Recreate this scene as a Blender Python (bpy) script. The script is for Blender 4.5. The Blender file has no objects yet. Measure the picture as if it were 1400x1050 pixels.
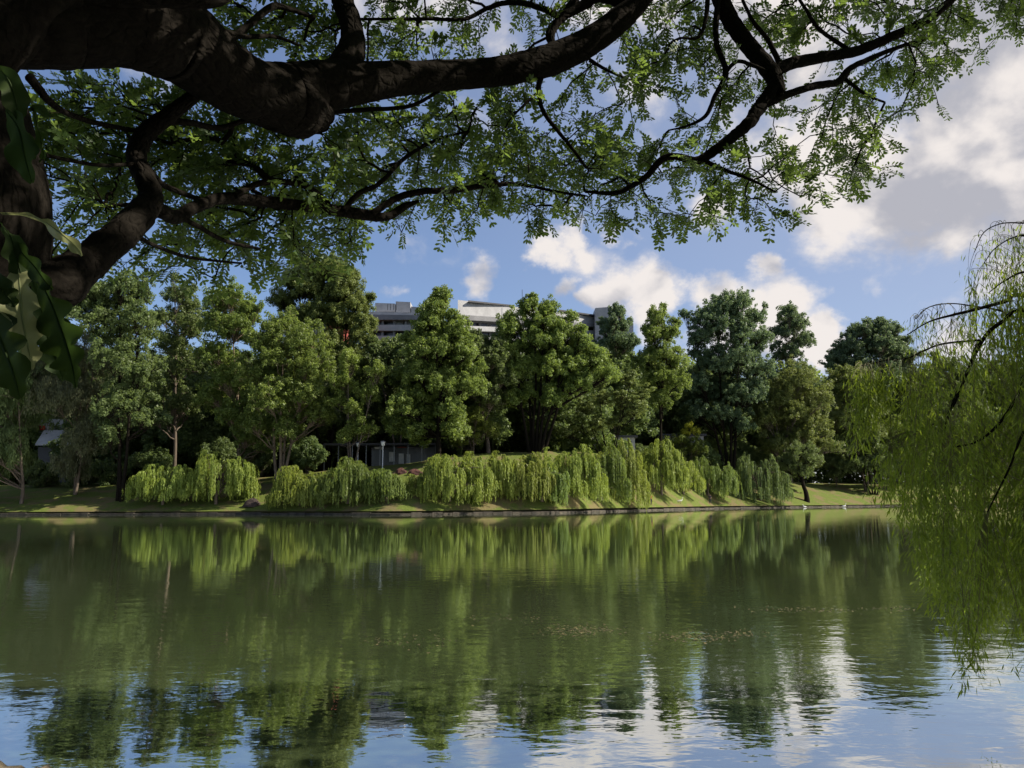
import bpy, math, random
import numpy as np
from mathutils import Matrix, Vector

rng = np.random.default_rng(11)
random.seed(5)
SC = bpy.context.scene
COL = SC.collection
PI = math.pi

# ---------------------------------------------------------------- camera
F = 1070.0                       # focal length in photo pixels (1400 wide)
CAMZ = 1.9
PITCH = math.radians(8.4)
ROLL = math.radians(0.2)
cd = bpy.data.cameras.new('camera')
cam = bpy.data.objects.new('camera', cd)
COL.objects.link(cam)
cd.sensor_width = 36.0
cd.lens = 36.0 * F / 1400.0
cd.clip_start = 0.05
cd.clip_end = 6000
ROT = Matrix.Rotation(PI / 2 + PITCH, 4, 'X') @ Matrix.Rotation(-ROLL, 4, 'Z')
cam.matrix_world = Matrix.Translation((0, 0, CAMZ)) @ ROT
SC.camera = cam
R3 = np.array(ROT.to_3x3())
CAM = np.array([0.0, 0.0, CAMZ])


def ray(px, py):
    v = R3 @ np.array([(px - 700) / F, -(py - 525) / F, -1.0])
    return v / np.linalg.norm(v)


def at(px, py, Y):
    """the point seen at that photo pixel whose world depth is Y metres"""
    d = ray(px, py)
    return CAM + d * (Y / d[1])


def on_z(px, py, z):
    d = ray(px, py)
    return CAM + d * ((z - CAMZ) / d[2])


# ---------------------------------------------------------------- light
SUN_AZ = math.radians(90)        # from +Y towards +X
SUN_EL = math.radians(43)
sunv = np.array([math.sin(SUN_AZ) * math.cos(SUN_EL), math.cos(SUN_AZ) * math.cos(SUN_EL), math.sin(SUN_EL)])
sd = bpy.data.lights.new('sun', 'SUN')
sd.energy = 5.0
sd.angle = math.radians(0.5)
sd.color = (1.0, 0.92, 0.78)
so = bpy.data.objects.new('sun', sd)
COL.objects.link(so)
so.rotation_euler = Vector(sunv.tolist()).to_track_quat('Z', 'Y').to_euler()
so.location = (40, 0, 60)

SC.view_settings.view_transform = 'Standard'
SC.view_settings.look = 'None'
SC.view_settings.gamma = 1
SC.view_settings.exposure = 0.95


class NT:
    """small helper to write node trees"""
    def __init__(s, tree):
        s.t = tree
        s.n = tree.nodes
        s.l = tree.links

    def new(s, typ, **kw):
        n = s.n.new(typ)
        for k, v in kw.items():
            setattr(n, k, v)
        return n

    def put(s, sock, v):
        if isinstance(v, bpy.types.NodeSocket):
            s.l.new(v, sock)
        elif v is not None:
            sock.default_value = v

    def math(s, op, a, b=None, c=None, clamp=False):
        n = s.new('ShaderNodeMath', operation=op, use_clamp=clamp)
        s.put(n.inputs[0], a)
        s.put(n.inputs[1], b)
        s.put(n.inputs[2], c)
        return n.outputs[0]

    def vmath(s, op, a, b=None):
        n = s.new('ShaderNodeVectorMath', operation=op)
        s.put(n.inputs[0], a)
        s.put(n.inputs[1], b)
        return n.outputs['Value'] if op in ('DOT_PRODUCT', 'LENGTH') else n.outputs[0]

    def noise(s, vec, scale, detail=4, rough=0.55, dist=0.0, lac=2.0):
        n = s.new('ShaderNodeTexNoise')
        s.put(n.inputs['Vector'], vec)
        n.inputs['Scale'].default_value = scale
        n.inputs['Detail'].default_value = detail
        n.inputs['Roughness'].default_value = rough
        n.inputs['Distortion'].default_value = dist
        n.inputs['Lacunarity'].default_value = lac
        return n.outputs['Fac']

    def ramp(s, v, lo, hi, a=0.0, b=1.0, smooth=True):
        n = s.new('ShaderNodeMapRange')
        n.interpolation_type = 'SMOOTHSTEP' if smooth else 'LINEAR'
        s.put(n.inputs['Value'], v)
        n.inputs['From Min'].default_value = lo
        n.inputs['From Max'].default_value = hi
        n.inputs['To Min'].default_value = a
        n.inputs['To Max'].default_value = b
        return n.outputs[0]

    def mix(s, f, a, b, mode='MIX'):
        n = s.new('ShaderNodeMix', data_type='RGBA', blend_type=mode)
        s.put(n.inputs[0], f)
        s.put(n.inputs[6], a if not isinstance(a, tuple) else (*a, 1) if len(a) == 3 else a)
        s.put(n.inputs[7], b if not isinstance(b, tuple) else (*b, 1) if len(b) == 3 else b)
        return n.outputs[2]


# ---------------------------------------------------------------- world: physical sky with a cloud layer by direction
SKY_STRENGTH = 0.072
w = bpy.data.worlds.new('World')
SC.world = w
w.use_nodes = True
W = NT(w.node_tree)
W.n.clear()
sky = W.new('ShaderNodeTexSky', sky_type='NISHITA')
sky.sun_disc = False
sky.sun_elevation = SUN_EL
sky.sun_rotation = SUN_AZ
sky.altitude = 0
sky.air_density = 1.0
sky.dust_density = 0.8
sky.ozone_density = 4.0
tc = W.new('ShaderNodeTexCoord')
dirv = W.vmath('NORMALIZE', tc.outputs['Generated'])
# (photo pixel of a cloud bank's middle, angular radius in pixels, weight)
CLOUDS = [
    (1330, 60, 130, .9), (1040, 180, 80, .6), (1180, 330, 55, .7), (880, 130, 70, .6),
    (1200, 255, 120, 1.05), (1300, 190, 120, 1.0), (1395, 120, 130, 1.0), (1150, 190, 110, .9), (1110, 120, 130, .7),
    (1000, 60, 150, .65), (880, 20, 150, .62), (1130, 290, 60, .7), (1230, 320, 70, .85), (1500, 230, 160, .9),
    (775, 388, 32, .62), (835, 400, 40, .8), (900, 412, 46, 1.0), (970, 410, 50, 1.0), (1045, 372, 38, .95), (1065, 418, 55, .9), (1000, 440, 80, .7),
    (745, 335, 32, .68), (790, 330, 34, .72), (845, 326, 26, .6), (770, 298, 26, .45), (662, 385, 38, .62),
    (1122, 466, 36, .85), (1110, 405, 30, .6), (1182, 400, 28, .5), (1385, 370, 60, .75), (1310, 465, 60, .7), (1330, 420, 50, .5),
    (905, 200, 70, .55), (960, 290, 50, .5), (515, 392, 24, .42), (1450, 420, 120, .6), (700, 110, 120, .45),
    (700, -500, 420, .8), (1500, -300, 330, .9), (-300, -200, 260, .6), (-700, 250, 200, .7), (2100, 300, 260, .8),
]
wn = W.new('ShaderNodeTexNoise')
W.put(wn.inputs['Vector'], W.vmath('MULTIPLY', dirv, (1.0, 1.0, 1.25)))
wn.inputs['Scale'].default_value = 9.0
wn.inputs['Detail'].default_value = 7
wn.inputs['Roughness'].default_value = .6
warp = W.vmath('MULTIPLY', W.vmath('SUBTRACT', wn.outputs['Color'], (.5, .5, .5)), (.17, .17, .12))
wdir = W.vmath('NORMALIZE', W.vmath('ADD', dirv, warp))
acc = None
for (px, py, r, wt) in CLOUDS:
    d = ray(px, py)
    a = r / F
    dot = W.vmath('DOT_PRODUCT', wdir, tuple(d))
    e = W.math('MULTIPLY_ADD', dot, 2 / (a * a), -2 / (a * a))
    g = W.math('MULTIPLY', W.math('EXPONENT', e), wt)
    acc = g if acc is None else W.math('SMOOTH_MAX', acc, g, .22)
acc = W.math('MINIMUM', acc, 1.15)
stretch = W.vmath('MULTIPLY', dirv, (1.0, 1.0, 1.3))
n1 = W.noise(stretch, 6.5, 10, .56, .15)
n1b = W.noise(W.vmath('ADD', stretch, tuple((sunv * 0.045 + np.array([0, 0, .02])).tolist())), 6.5, 4, .5, .15)
n2 = W.noise(stretch, 3.2, 3, .5)
dens = W.math('ADD', acc, W.math('MULTIPLY', W.math('SUBTRACT', n1, .5), 1.9))
cov = W.ramp(dens, .30, .78)
thin = W.ramp(W.math('ADD', acc, W.math('MULTIPLY', W.math('SUBTRACT', n2, .5), 1.0)), .15, 1.0, 0, .5)
lit = W.math('SUBTRACT', n1, n1b)
litf = W.ramp(W.math('ADD', W.math('MULTIPLY', lit, 5.5), W.math('MULTIPLY', W.math('SUBTRACT', .85, dens), .55)), -.55, .45)
ccol = W.mix(litf, (3.4, 3.4, 3.75), (6.6, 6.15, 5.85))
# thin veil that brightens towards the sun side
veil = W.ramp(W.vmath('DOT_PRODUCT', dirv, tuple(sunv.tolist())), -.05, .75, 0, .7)
blue = W.mix(1.0, sky.outputs[0], (1.06, 1.0, 1.04), 'MULTIPLY')
c0 = W.mix(W.math('MAXIMUM', thin, veil), blue, (3.0, 3.35, 4.3))
c1 = W.mix(W.math('MULTIPLY', cov, .96), c0, ccol)
bg = W.new('ShaderNodeBackground')
W.put(bg.inputs['Color'], c1)
bg.inputs['Strength'].default_value = SKY_STRENGTH
ow = W.new('ShaderNodeOutputWorld')
W.l.new(bg.outputs[0], ow.inputs[0])


# ---------------------------------------------------------------- materials
def mat(name):
    m = bpy.data.materials.new(name)
    m.use_nodes = True
    t = NT(m.node_tree)
    t.n.clear()
    out = t.new('ShaderNodeOutputMaterial')
    return m, t, out


def leaf_mat(name, ca, cb, trans=(.16, .24, .03), tf=.45, rough=.5, spec=.25):
    m, t, out = mat(name)
    geo = t.new('ShaderNodeNewGeometry')
    oi = t.new('ShaderNodeObjectInfo')
    r = geo.outputs['Random Per Island']
    big = t.noise(geo.outputs['Position'], .35, 3)
    f = t.math('ADD', t.math('MULTIPLY', r, .6), t.ramp(big, .3, .7, 0, .5))
    c = t.mix(f, ca, cb)
    hs = t.new('ShaderNodeHueSaturation')
    t.put(hs.inputs['Hue'], t.ramp(oi.outputs['Random'], 0, 1, .485, .515, False))
    t.put(hs.inputs['Value'], t.ramp(oi.outputs['Random'], 0, 1, .88, 1.15, False))
    t.put(hs.inputs['Color'], c)
    p = t.new('ShaderNodeBsdfPrincipled')
    t.put(p.inputs['Base Color'], hs.outputs[0])
    p.inputs['Roughness'].default_value = rough
    p.inputs['Specular IOR Level'].default_value = spec
    tr = t.new('ShaderNodeBsdfTranslucent')
    t.put(tr.inputs['Color'], t.mix(f, tuple(x * .75 for x in trans), trans))
    ms = t.new('ShaderNodeMixShader')
    ms.inputs[0].default_value = tf
    t.l.new(p.outputs[0], ms.inputs[1])
    t.l.new(tr.outputs[0], ms.inputs[2])
    t.l.new(ms.outputs[0], out.inputs[0])
    return m


def simple(name, col, col2=None, scale=3.0, rough=.8, bump=0.0, bscale=None, metal=0, stretch=(1, 1, 1), spec=.3, detail=6):
    m, t, out = mat(name)
    tcn = t.new('ShaderNodeTexCoord')
    v = t.vmath('MULTIPLY', tcn.outputs['Object'], stretch)
    n = t.noise(v, scale, detail, .6)
    p = t.new('ShaderNodeBsdfPrincipled')
    t.put(p.inputs['Base Color'], t.mix(t.ramp(n, .3, .7), col, col2 or tuple(c * .75 for c in col)))
    p.inputs['Roughness'].default_value = rough
    p.inputs['Metallic'].default_value = metal
    p.inputs['Specular IOR Level'].default_value = spec
    if bump:
        b = t.new('ShaderNodeBump')
        b.inputs['Strength'].default_value = 1
        b.inputs['Distance'].default_value = bump
        t.put(b.inputs['Height'], t.noise(v, bscale or scale * 3, 8, .65, .6))
        t.l.new(b.outputs[0], p.inputs['Normal'])
    t.l.new(p.outputs[0], out.inputs[0])
    return m


M = {}
M['leaf_mid'] = leaf_mat('leaf_mid', (.075, .12, .028), (.165, .215, .05), trans=(.25, .33, .06))
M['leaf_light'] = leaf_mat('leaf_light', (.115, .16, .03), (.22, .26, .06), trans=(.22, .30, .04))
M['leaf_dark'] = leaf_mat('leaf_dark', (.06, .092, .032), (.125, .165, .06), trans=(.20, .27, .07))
M['leaf_blue'] = leaf_mat('leaf_blue', (.065, .10, .055), (.13, .18, .095), trans=(.18, .25, .09))
M['leaf_olive'] = leaf_mat('leaf_olive', (.095, .125, .035), (.19, .215, .065), trans=(.20, .24, .05))
M['leaf_grey'] = leaf_mat('leaf_grey', (.075, .095, .045), (.15, .17, .09), trans=(.16, .18, .07))
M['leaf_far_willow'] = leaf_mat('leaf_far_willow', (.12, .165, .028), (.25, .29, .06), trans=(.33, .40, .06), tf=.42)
M['leaf_near_willow'] = leaf_mat('leaf_near_willow', (.055, .095, .015), (.16, .21, .035), trans=(.30, .40, .035), tf=.48)
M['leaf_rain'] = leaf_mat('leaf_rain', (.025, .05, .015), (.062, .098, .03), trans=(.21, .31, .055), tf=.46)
M['leaf_yellow'] = leaf_mat('leaf_yellow', (.30, .30, .03), (.45, .42, .05), trans=(.45, .45, .05))
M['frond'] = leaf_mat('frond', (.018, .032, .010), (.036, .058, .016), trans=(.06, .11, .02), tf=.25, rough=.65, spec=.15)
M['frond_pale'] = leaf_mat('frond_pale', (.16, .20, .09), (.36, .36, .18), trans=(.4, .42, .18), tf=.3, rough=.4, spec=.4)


def bark_mat(name, c1, c2, c3, stretch, scale, bump):
    m, t, out = mat(name)
    tcn = t.new('ShaderNodeTexCoord')
    uv = t.vmath('MULTIPLY', tcn.outputs['UV'], stretch)
    wv = t.noise(tcn.outputs['Object'], 6, 4, .6)
    uv2 = t.vmath('ADD', uv, t.new('ShaderNodeCombineXYZ').outputs[0])
    vo = t.new('ShaderNodeTexVoronoi', feature='DISTANCE_TO_EDGE')
    comb = t.new('ShaderNodeCombineXYZ')
    t.put(comb.inputs[0], t.math('MULTIPLY', wv, 1.5))
    t.put(comb.inputs[1], t.math('MULTIPLY', wv, 1.1))
    t.put(vo.inputs['Vector'], t.vmath('ADD', uv, comb.outputs[0]))
    vo.inputs['Scale'].default_value = scale
    crack = t.ramp(vo.outputs['Distance'], .0, .28)
    fine = t.noise(t.vmath('MULTIPLY', tcn.outputs['Object'], (1, 1, 1)), 45, 6, .65)
    h = t.math('ADD', crack, t.math('MULTIPLY', fine, .6))
    big = t.noise(tcn.outputs['Object'], 2.5, 4, .6)
    c = t.mix(t.ramp(fine, .3, .7), c1, c2)
    c = t.mix(t.ramp(big, .55, .75, 0, .7), c, c3)
    p = t.new('ShaderNodeBsdfPrincipled')
    t.put(p.inputs['Base Color'], c)
    p.inputs['Roughness'].default_value = 1.0
    p.inputs['Specular IOR Level'].default_value = .02
    b = t.new('ShaderNodeBump')
    b.inputs['Strength'].default_value = 1
    b.inputs['Distance'].default_value = bump
    t.put(b.inputs['Height'], h)
    t.l.new(b.outputs[0], p.inputs['Normal'])
    t.l.new(p.outputs[0], out.inputs[0])
    return m


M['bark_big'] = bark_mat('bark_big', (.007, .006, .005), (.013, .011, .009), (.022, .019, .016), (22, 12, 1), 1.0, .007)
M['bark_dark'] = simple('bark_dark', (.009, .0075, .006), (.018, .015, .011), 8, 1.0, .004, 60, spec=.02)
M['bark_far'] = simple('bark_far', (.07, .055, .04), (.13, .10, .075), 1.5, .95, .02, 6, stretch=(1, 1, .3))
M['bark_pale'] = simple('bark_pale', (.20, .15, .10), (.10, .075, .05), 1.5, .95, .02, 6, stretch=(1, 1, .3))


# ---------------------------------------------------------------- mesh helpers
class MB:
    """collects quads; build() links them as ONE mesh object"""
    def __init__(s):
        s.v = []
        s.q = []
        s.uv = []
        s.sm = []
        s.n = 0

    def add(s, v, q, uv=None, smooth=False):
        v = np.asarray(v, float)
        q = np.asarray(q, int)
        if len(q) == 0:
            return
        s.v.append(v)
        s.q.append(q + s.n)
        s.n += len(v)
        s.uv.append(np.zeros((len(q), 4, 2)) if uv is None else uv)
        s.sm.append(np.full(len(q), smooth))

    def box(s, c, d, rz=0.0, taper=1.0):
        x, y, z = (np.array(d) / 2)
        p = np.array([[sx * x * (taper if sz > 0 else 1), sy * y * (taper if sz > 0 else 1), sz * z] for sz in (-1, 1) for sy in (-1, 1) for sx in (-1, 1)])
        cr, sr = math.cos(rz), math.sin(rz)
        p = np.stack([p[:, 0] * cr - p[:, 1] * sr, p[:, 0] * sr + p[:, 1] * cr, p[:, 2]], 1) + np.array(c)
        s.add(p, [[0, 2, 3, 1], [4, 5, 7, 6], [0, 1, 5, 4], [2, 6, 7, 3], [0, 4, 6, 2], [1, 3, 7, 5]])

    def hexa(s, b4, t4):
        """box from four bottom and four top corners (both counter-clockwise)"""
        s.add(np.array(list(b4) + list(t4)), [[3, 2, 1, 0], [4, 5, 6, 7], [0, 1, 5, 4], [1, 2, 6, 5], [2, 3, 7, 6], [3, 0, 4, 7]])

    def tube(s, pts, rad, seg=6, rough=0.0, smooth=True, caps=True, vlen=0.0):
        pts = np.asarray(pts, float)
        rad = np.asarray(rad, float)
        n = len(pts)
        if n < 2:
            return
        tan = np.gradient(pts, axis=0)
        tan /= np.linalg.norm(tan, axis=1)[:, None] + 1e-12
        ref = np.array([0, 0, 1.0]) if abs(tan[0][2]) < .9 else np.array([1.0, 0, 0])
        u = np.cross(tan[0], ref)
        u /= np.linalg.norm(u)
        ang = np.linspace(0, 2 * PI, seg, endpoint=False)
        L = np.concatenate([[0], np.cumsum(np.linalg.norm(np.diff(pts, axis=0), axis=1))]) + vlen
        V = np.zeros((n, seg, 3))
        for i in range(n):
            u = u - tan[i] * np.dot(u, tan[i])
            u /= np.linalg.norm(u) + 1e-12
            b = np.cross(tan[i], u)
            rr = rad[i] * (1 + (rough * (np.sin(ang * 3 + L[i] * 3.1) * .4 + np.sin(ang * 7 + L[i] * 7 + 2) * .3 + rng.normal(0, .35, seg)) if rough else 0))
            V[i] = pts[i] + (np.cos(ang) * rr)[:, None] * u + (np.sin(ang) * rr)[:, None] * b
        V = V.reshape(-1, 3)
        i = np.arange(n - 1)[:, None] * seg
        j = np.arange(seg)[None, :]
        a = i + j
        b2 = i + (j + 1) % seg
        Q = np.stack([a, b2, b2 + seg, a + seg], -1).reshape(-1, 4)
        rm = max(rad.mean(), 1e-3)
        U0 = (j / seg + 0 * i) * 2 * PI * rm
        U1 = ((j + 1) / seg + 0 * i) * 2 * PI * rm
        L0 = np.repeat(L[:-1, None], seg, 1)
        L1 = np.repeat(L[1:, None], seg, 1)
        uv = np.stack([np.stack([U0, L0], -1), np.stack([U1, L0], -1), np.stack([U1, L1], -1), np.stack([U0, L1], -1)], 2).reshape(-1, 4, 2)
        s.add(V, Q, uv, smooth)
        if caps:
            for k, ring in ((0, 0), (n - 1, (n - 1) * seg)):
                c = pts[k] + (tan[k] if k else -tan[k]) * rad[k] * .35
                vv = np.vstack([V[ring:ring + seg], c[None]])
                qq = [[m, (m + 1) % seg, (m + 2) % seg, seg] if k else [(m + 2) % seg, (m + 1) % seg, m, seg] for m in range(0, seg - 1, 2)]
                s.add(vv, qq, None, smooth)

    def leaves(s, c, nrm, length, width, axis=None, fold=0.0, six=False):
        """one rhombus per leaf"""
        c = np.asarray(c)
        n = len(c)
        if n == 0:
            return
        nrm = nrm / (np.linalg.norm(nrm, axis=1)[:, None] + 1e-9)
        if axis is None:
            axis = rng.normal(size=(n, 3))
        t = axis - nrm * np.sum(axis * nrm, 1)[:, None]
        t /= np.linalg.norm(t, axis=1)[:, None] + 1e-9
        b = np.cross(nrm, t)
        L = np.broadcast_to(length, (n,))[:, None] / 2
        Wd = np.broadcast_to(width, (n,))[:, None] / 2
        f = nrm * Wd * fold
        if six:
            a0, s1, s2, a1 = c - t * L, .62, .95, c + t * L
            p1, p2 = c - t * L * .35, c + t * L * .45
            P = np.stack([a0, p1 + b * Wd * s1 + f, p2 + b * Wd * s2 + f, a1, p2 - b * Wd * s2 + f, p1 - b * Wd * s1 + f], 1).reshape(-1, 3)
            k = np.arange(n)[:, None] * 6
            s.add(P, np.vstack([k + [0, 1, 2, 3], k + [0, 3, 4, 5]]))
            return
        P = np.stack([c - t * L, c + b * Wd + f, c + t * L, c - b * Wd + f], 1).reshape(-1, 3)
        s.add(P, np.arange(4 * n).reshape(n, 4))

    def build(s, name, material, parent=None, loc=None):
        me = bpy.data.meshes.new(name)
        if s.n:
            V = np.vstack(s.v)
            if loc is not None:
                V = V - np.asarray(loc)
            Q = np.vstack(s.q)
            me.vertices.add(len(V))
            me.vertices.foreach_set('co', V.astype(np.float32).ravel())
            me.loops.add(Q.size)
            me.loops.foreach_set('vertex_index', Q.astype(np.int32).ravel())
            me.polygons.add(len(Q))
            me.polygons.foreach_set('loop_start', np.arange(0, Q.size, 4, dtype=np.int32))
            me.polygons.foreach_set('loop_total', np.full(len(Q), 4, dtype=np.int32))
            ul = me.uv_layers.new(name='UVMap')
            me.polygons.foreach_set('use_smooth', np.concatenate(s.sm))
            ul.data.foreach_set('uv', np.concatenate(s.uv).astype(np.float32).ravel())
            me.update(calc_edges=True)
            me.validate(verbose=False)
        o = bpy.data.objects.new(name, me)
        me.materials.append(material)
        COL.objects.link(o)
        if parent is not None:
            o.parent = parent
        return o


def tag(o, label=None, cat=None, group=None, kind=None):
    if label:
        o['label'] = label
    if cat:
        o['category'] = cat
    if group:
        o['group'] = group
    if kind:
        o['kind'] = kind
    return o


def thing(name, label, cat, loc=(0, 0, 0), group=None):
    o = bpy.data.objects.new(name, None)
    o.empty_display_size = .3
    COL.objects.link(o)
    o.location = tuple(float(v) for v in loc)
    return tag(o, label, cat, group)


def copy_tree(o, parent=None):
    c = o.copy()
    COL.objects.link(c)
    c.parent = parent
    for ch in list(o.children):
        copy_tree(ch, c)
    return c


def spline(pts, rad, n=8):
    """Catmull-Rom through points and radii"""
    P = np.asarray(pts, float)
    R = np.asarray(rad, float)
    D = np.column_stack([P, R])
    E = np.vstack([2 * D[0] - D[1], D, 2 * D[-1] - D[-2]])
    out = []
    for i in range(1, len(E) - 2):
        for k in range(n):
            t = k / n
            a, b, c, d = E[i - 1], E[i], E[i + 1], E[i + 2]
            out.append(.5 * (2 * b + (c - a) * t + (2 * a - 5 * b + 4 * c - d) * t * t + (3 * b - a - 3 * c + d) * t ** 3))
    out.append(D[-1])
    out = np.array(out)
    return out[:, :3], np.maximum(out[:, 3], 1e-4)


def unit(n):
    v = rng.normal(size=(n, 3))
    return v / np.linalg.norm(v, axis=1)[:, None]
# ---------------------------------------------------------------- shore lines and land
# waterline of the far bank in photo pixels
SH = [(-900, 706), (-300, 705), (0, 704.3), (330, 703.6), (540, 704.2), (760, 701.8), (890, 698), (980, 695.5), (1200, 692.5), (1500, 690.5), (2100, 688.5)]
shp = np.array([on_z(x, y, 0.0) for x, y in SH])
SX, SY = shp[:, 0], shp[:, 1]


def shore(x):
    return np.interp(x, SX, SY)


SET = 24.0                       # the bank climbs over this many metres
CR = [(-900, 664), (0, 664), (100, 661), (300, 656), (370, 653), (440, 643), (520, 637), (570, 632), (610, 624), (700, 618), (790, 617), (850, 623), (900, 634), (1000, 648), (1100, 661), (1200, 661), (1500, 663), (2100, 665)]
crp = []
for x, y in CR:
    Y = 120.0
    for _ in range(6):
        p = at(x, y, Y)
        Y = shore(p[0]) + SET
    crp.append(at(x, y, Y))
crp = np.array(crp)


def land(x, y):
    """height of the far land"""
    x = np.asarray(x, float)
    y = np.asarray(y, float)
    v = y - shore(x)
    zc = np.interp(x, crp[:, 0], crp[:, 2])
    t = np.clip(v / SET, 0, 1)
    s = t * (1.7 - .7 * t)
    z = .36 + (zc - .36) * s + np.clip(v - SET, 0, 400) * .02
    z = z + .12 * np.sin(x * .33) * np.sin(y * .27 + 1) * t
    return z


def ground_at(px, Y):
    p = at(px, 600, Y)
    return np.array([p[0], Y, float(land(p[0], Y))])


# --- lawn on the far bank
xs = np.unique(np.concatenate([np.linspace(-1500, -160, 16), np.linspace(-160, 260, 211), np.linspace(260, 1800, 18)]))
vs = np.concatenate([[0.25], np.linspace(.8, 30, 38), np.linspace(34, 120, 16), np.array([160, 240, 400, 700, 1200, 2200])])
X, V = np.meshgrid(xs, vs, indexing='ij')
Yg = shore(X) + V
Z = land(X, Yg)
P = np.stack([X, Yg, Z], -1).reshape(-1, 3)
nv = len(vs)
ii, jj = np.meshgrid(np.arange(len(xs) - 1), np.arange(nv - 1), indexing='ij')
a = ii * nv + jj
Q = np.stack([a, a + nv, a + nv + 1, a + 1], -1).reshape(-1, 4)
mb = MB()
mb.add(P, Q, None, True)
m, t, out = mat('lawn')
tcn = t.new('ShaderNodeTexCoord')
n1_ = t.noise(tcn.outputs['Object'], .35, 6, .6)
n2_ = t.noise(tcn.outputs['Object'], 4.0, 6, .7)
c = t.mix(t.ramp(n2_, .3, .7), (.06, .085, .016), (.115, .14, .03))
c = t.mix(t.ramp(n1_, .46, .60, 0, .85), c, (.13, .10, .05))
p = t.new('ShaderNodeBsdfPrincipled')
t.put(p.inputs['Base Color'], c)
p.inputs['Roughness'].default_value = .95
p.inputs['Specular IOR Level'].default_value = .1
b = t.new('ShaderNodeBump')
b.inputs['Distance'].default_value = .08
t.put(b.inputs['Height'], n2_)
t.l.new(b.outputs[0], p.inputs['Normal'])
t.l.new(p.outputs[0], out.inputs[0])
lawn = tag(mb.build('lawn', m), kind='structure')

# --- stone edge of the far bank
mb = MB()
kx = np.arange(-260, 400, 1.3)
for i in range(len(kx) - 1):
    x0, x1 = kx[i] + .02, kx[i + 1] - .02
    y0, y1 = shore(x0), shore(x1)
    h = .24 + rng.uniform(-.07, .07)
    o = rng.uniform(-.05, .05)
    mb.hexa([(x0, y0 - .25 + o, -.4), (x1, y1 - .25 + o, -.4), (x1, y1 + .3, -.4), (x0, y0 + .3, -.4)],
            [(x0, y0 - .2 + o, h), (x1, y1 - .2 + o, h), (x1, y1 + .3, h + .02), (x0, y0 + .3, h + .02)])
M['stone_dark'] = simple('stone_dark', (.025, .022, .018), (.075, .062, .045), 1.2, .9, .03, 5)
tag(mb.build('kerb', M['stone_dark']), kind='structure')

# --- water
mb = MB()
gx = np.concatenate([np.linspace(-1400, -60, 8), np.linspace(-50, 50, 9), np.linspace(60, 1400, 8)])
gy = np.concatenate([np.linspace(-3, 60, 8), np.linspace(80, 330, 8)])
Xw, Yw = np.meshgrid(gx, gy, indexing='ij')
Pw = np.stack([Xw, Yw, 0 * Xw], -1).reshape(-1, 3)
ii, jj = np.meshgrid(np.arange(len(gx) - 1), np.arange(len(gy) - 1), indexing='ij')
a = ii * len(gy) + jj
mb.add(Pw, np.stack([a, a + len(gy), a + len(gy) + 1, a + 1], -1).reshape(-1, 4))
m, t, out = mat('lake_water')
tcn = t.new('ShaderNodeTexCoord')
pos = tcn.outputs['Object']
r1 = t.noise(t.vmath('MULTIPLY', pos, (.75, 1.35, 1)), 2.6, 3, .5, .3)
r2 = t.noise(t.vmath('MULTIPLY', pos, (.5, 1.0, 1)), .7, 2, .5)
r3 = t.noise(t.vmath('MULTIPLY', pos, (1.0, 1.4, 1)), 7.0, 2, .5)
patch = t.ramp(t.noise(pos, .07, 3, .5), .38, .62, .35, 1.25)
h = t.math('ADD', t.math('MULTIPLY', r1, .0052), t.math('MULTIPLY', r2, .007))
h = t.math('ADD', h, t.math('MULTIPLY', r3, .0011))
sepw = t.new('ShaderNodeSeparateXYZ')
t.put(sepw.inputs[0], pos)
h = t.math('MULTIPLY', h, t.math('MULTIPLY', patch, t.ramp(sepw.outputs[1], 9, 30, 1.1, .4)))
b = t.new('ShaderNodeBump')
b.inputs['Strength'].default_value = 1
b.inputs['Distance'].default_value = WATER_BUMP = 1.0
t.put(b.inputs['Height'], h)
dif = t.new('ShaderNodeBsdfDiffuse')
t.put(dif.inputs['Color'], t.mix(t.ramp(t.noise(pos, .12, 4, .6), .35, .65), (.058, .080, .033), (.074, .096, .044)))
gl = t.new('ShaderNodeBsdfGlossy')
gl.inputs['Roughness'].default_value = .015
gl.inputs['Color'].default_value = (.93, .96, .95, 1)
t.l.new(b.outputs[0], gl.inputs['Normal'])
fr = t.new('ShaderNodeFresnel')
fr.inputs['IOR'].default_value = 2.0
t.l.new(b.outputs[0], fr.inputs['Normal'])
ms = t.new('ShaderNodeMixShader')
t.put(ms.inputs[0], t.ramp(fr.outputs[0], .10, .8, .60, .95, False))
t.l.new(dif.outputs[0], ms.inputs[1])
t.l.new(gl.outputs[0], ms.inputs[2])
t.l.new(ms.outputs[0], out.inputs[0])
tag(mb.build('lake_water', m), kind='structure')

# --- near bank with its stone edge (the photographer's side)
e0 = on_z(-60, 1027, .30)
e1 = on_z(85, 1051, .30)
sl = (e1[1] - e0[1]) / (e1[0] - e0[0])


def near_shore(x):
    y = e0[1] + sl * (np.asarray(x, float) - e0[0])
    return np.where(np.asarray(x) > 0, np.maximum(y, 3.3 + 0 * y), np.where(np.asarray(x) < -8, e0[1] + sl * (-8 - e0[0]) + 0 * y, y))


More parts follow.
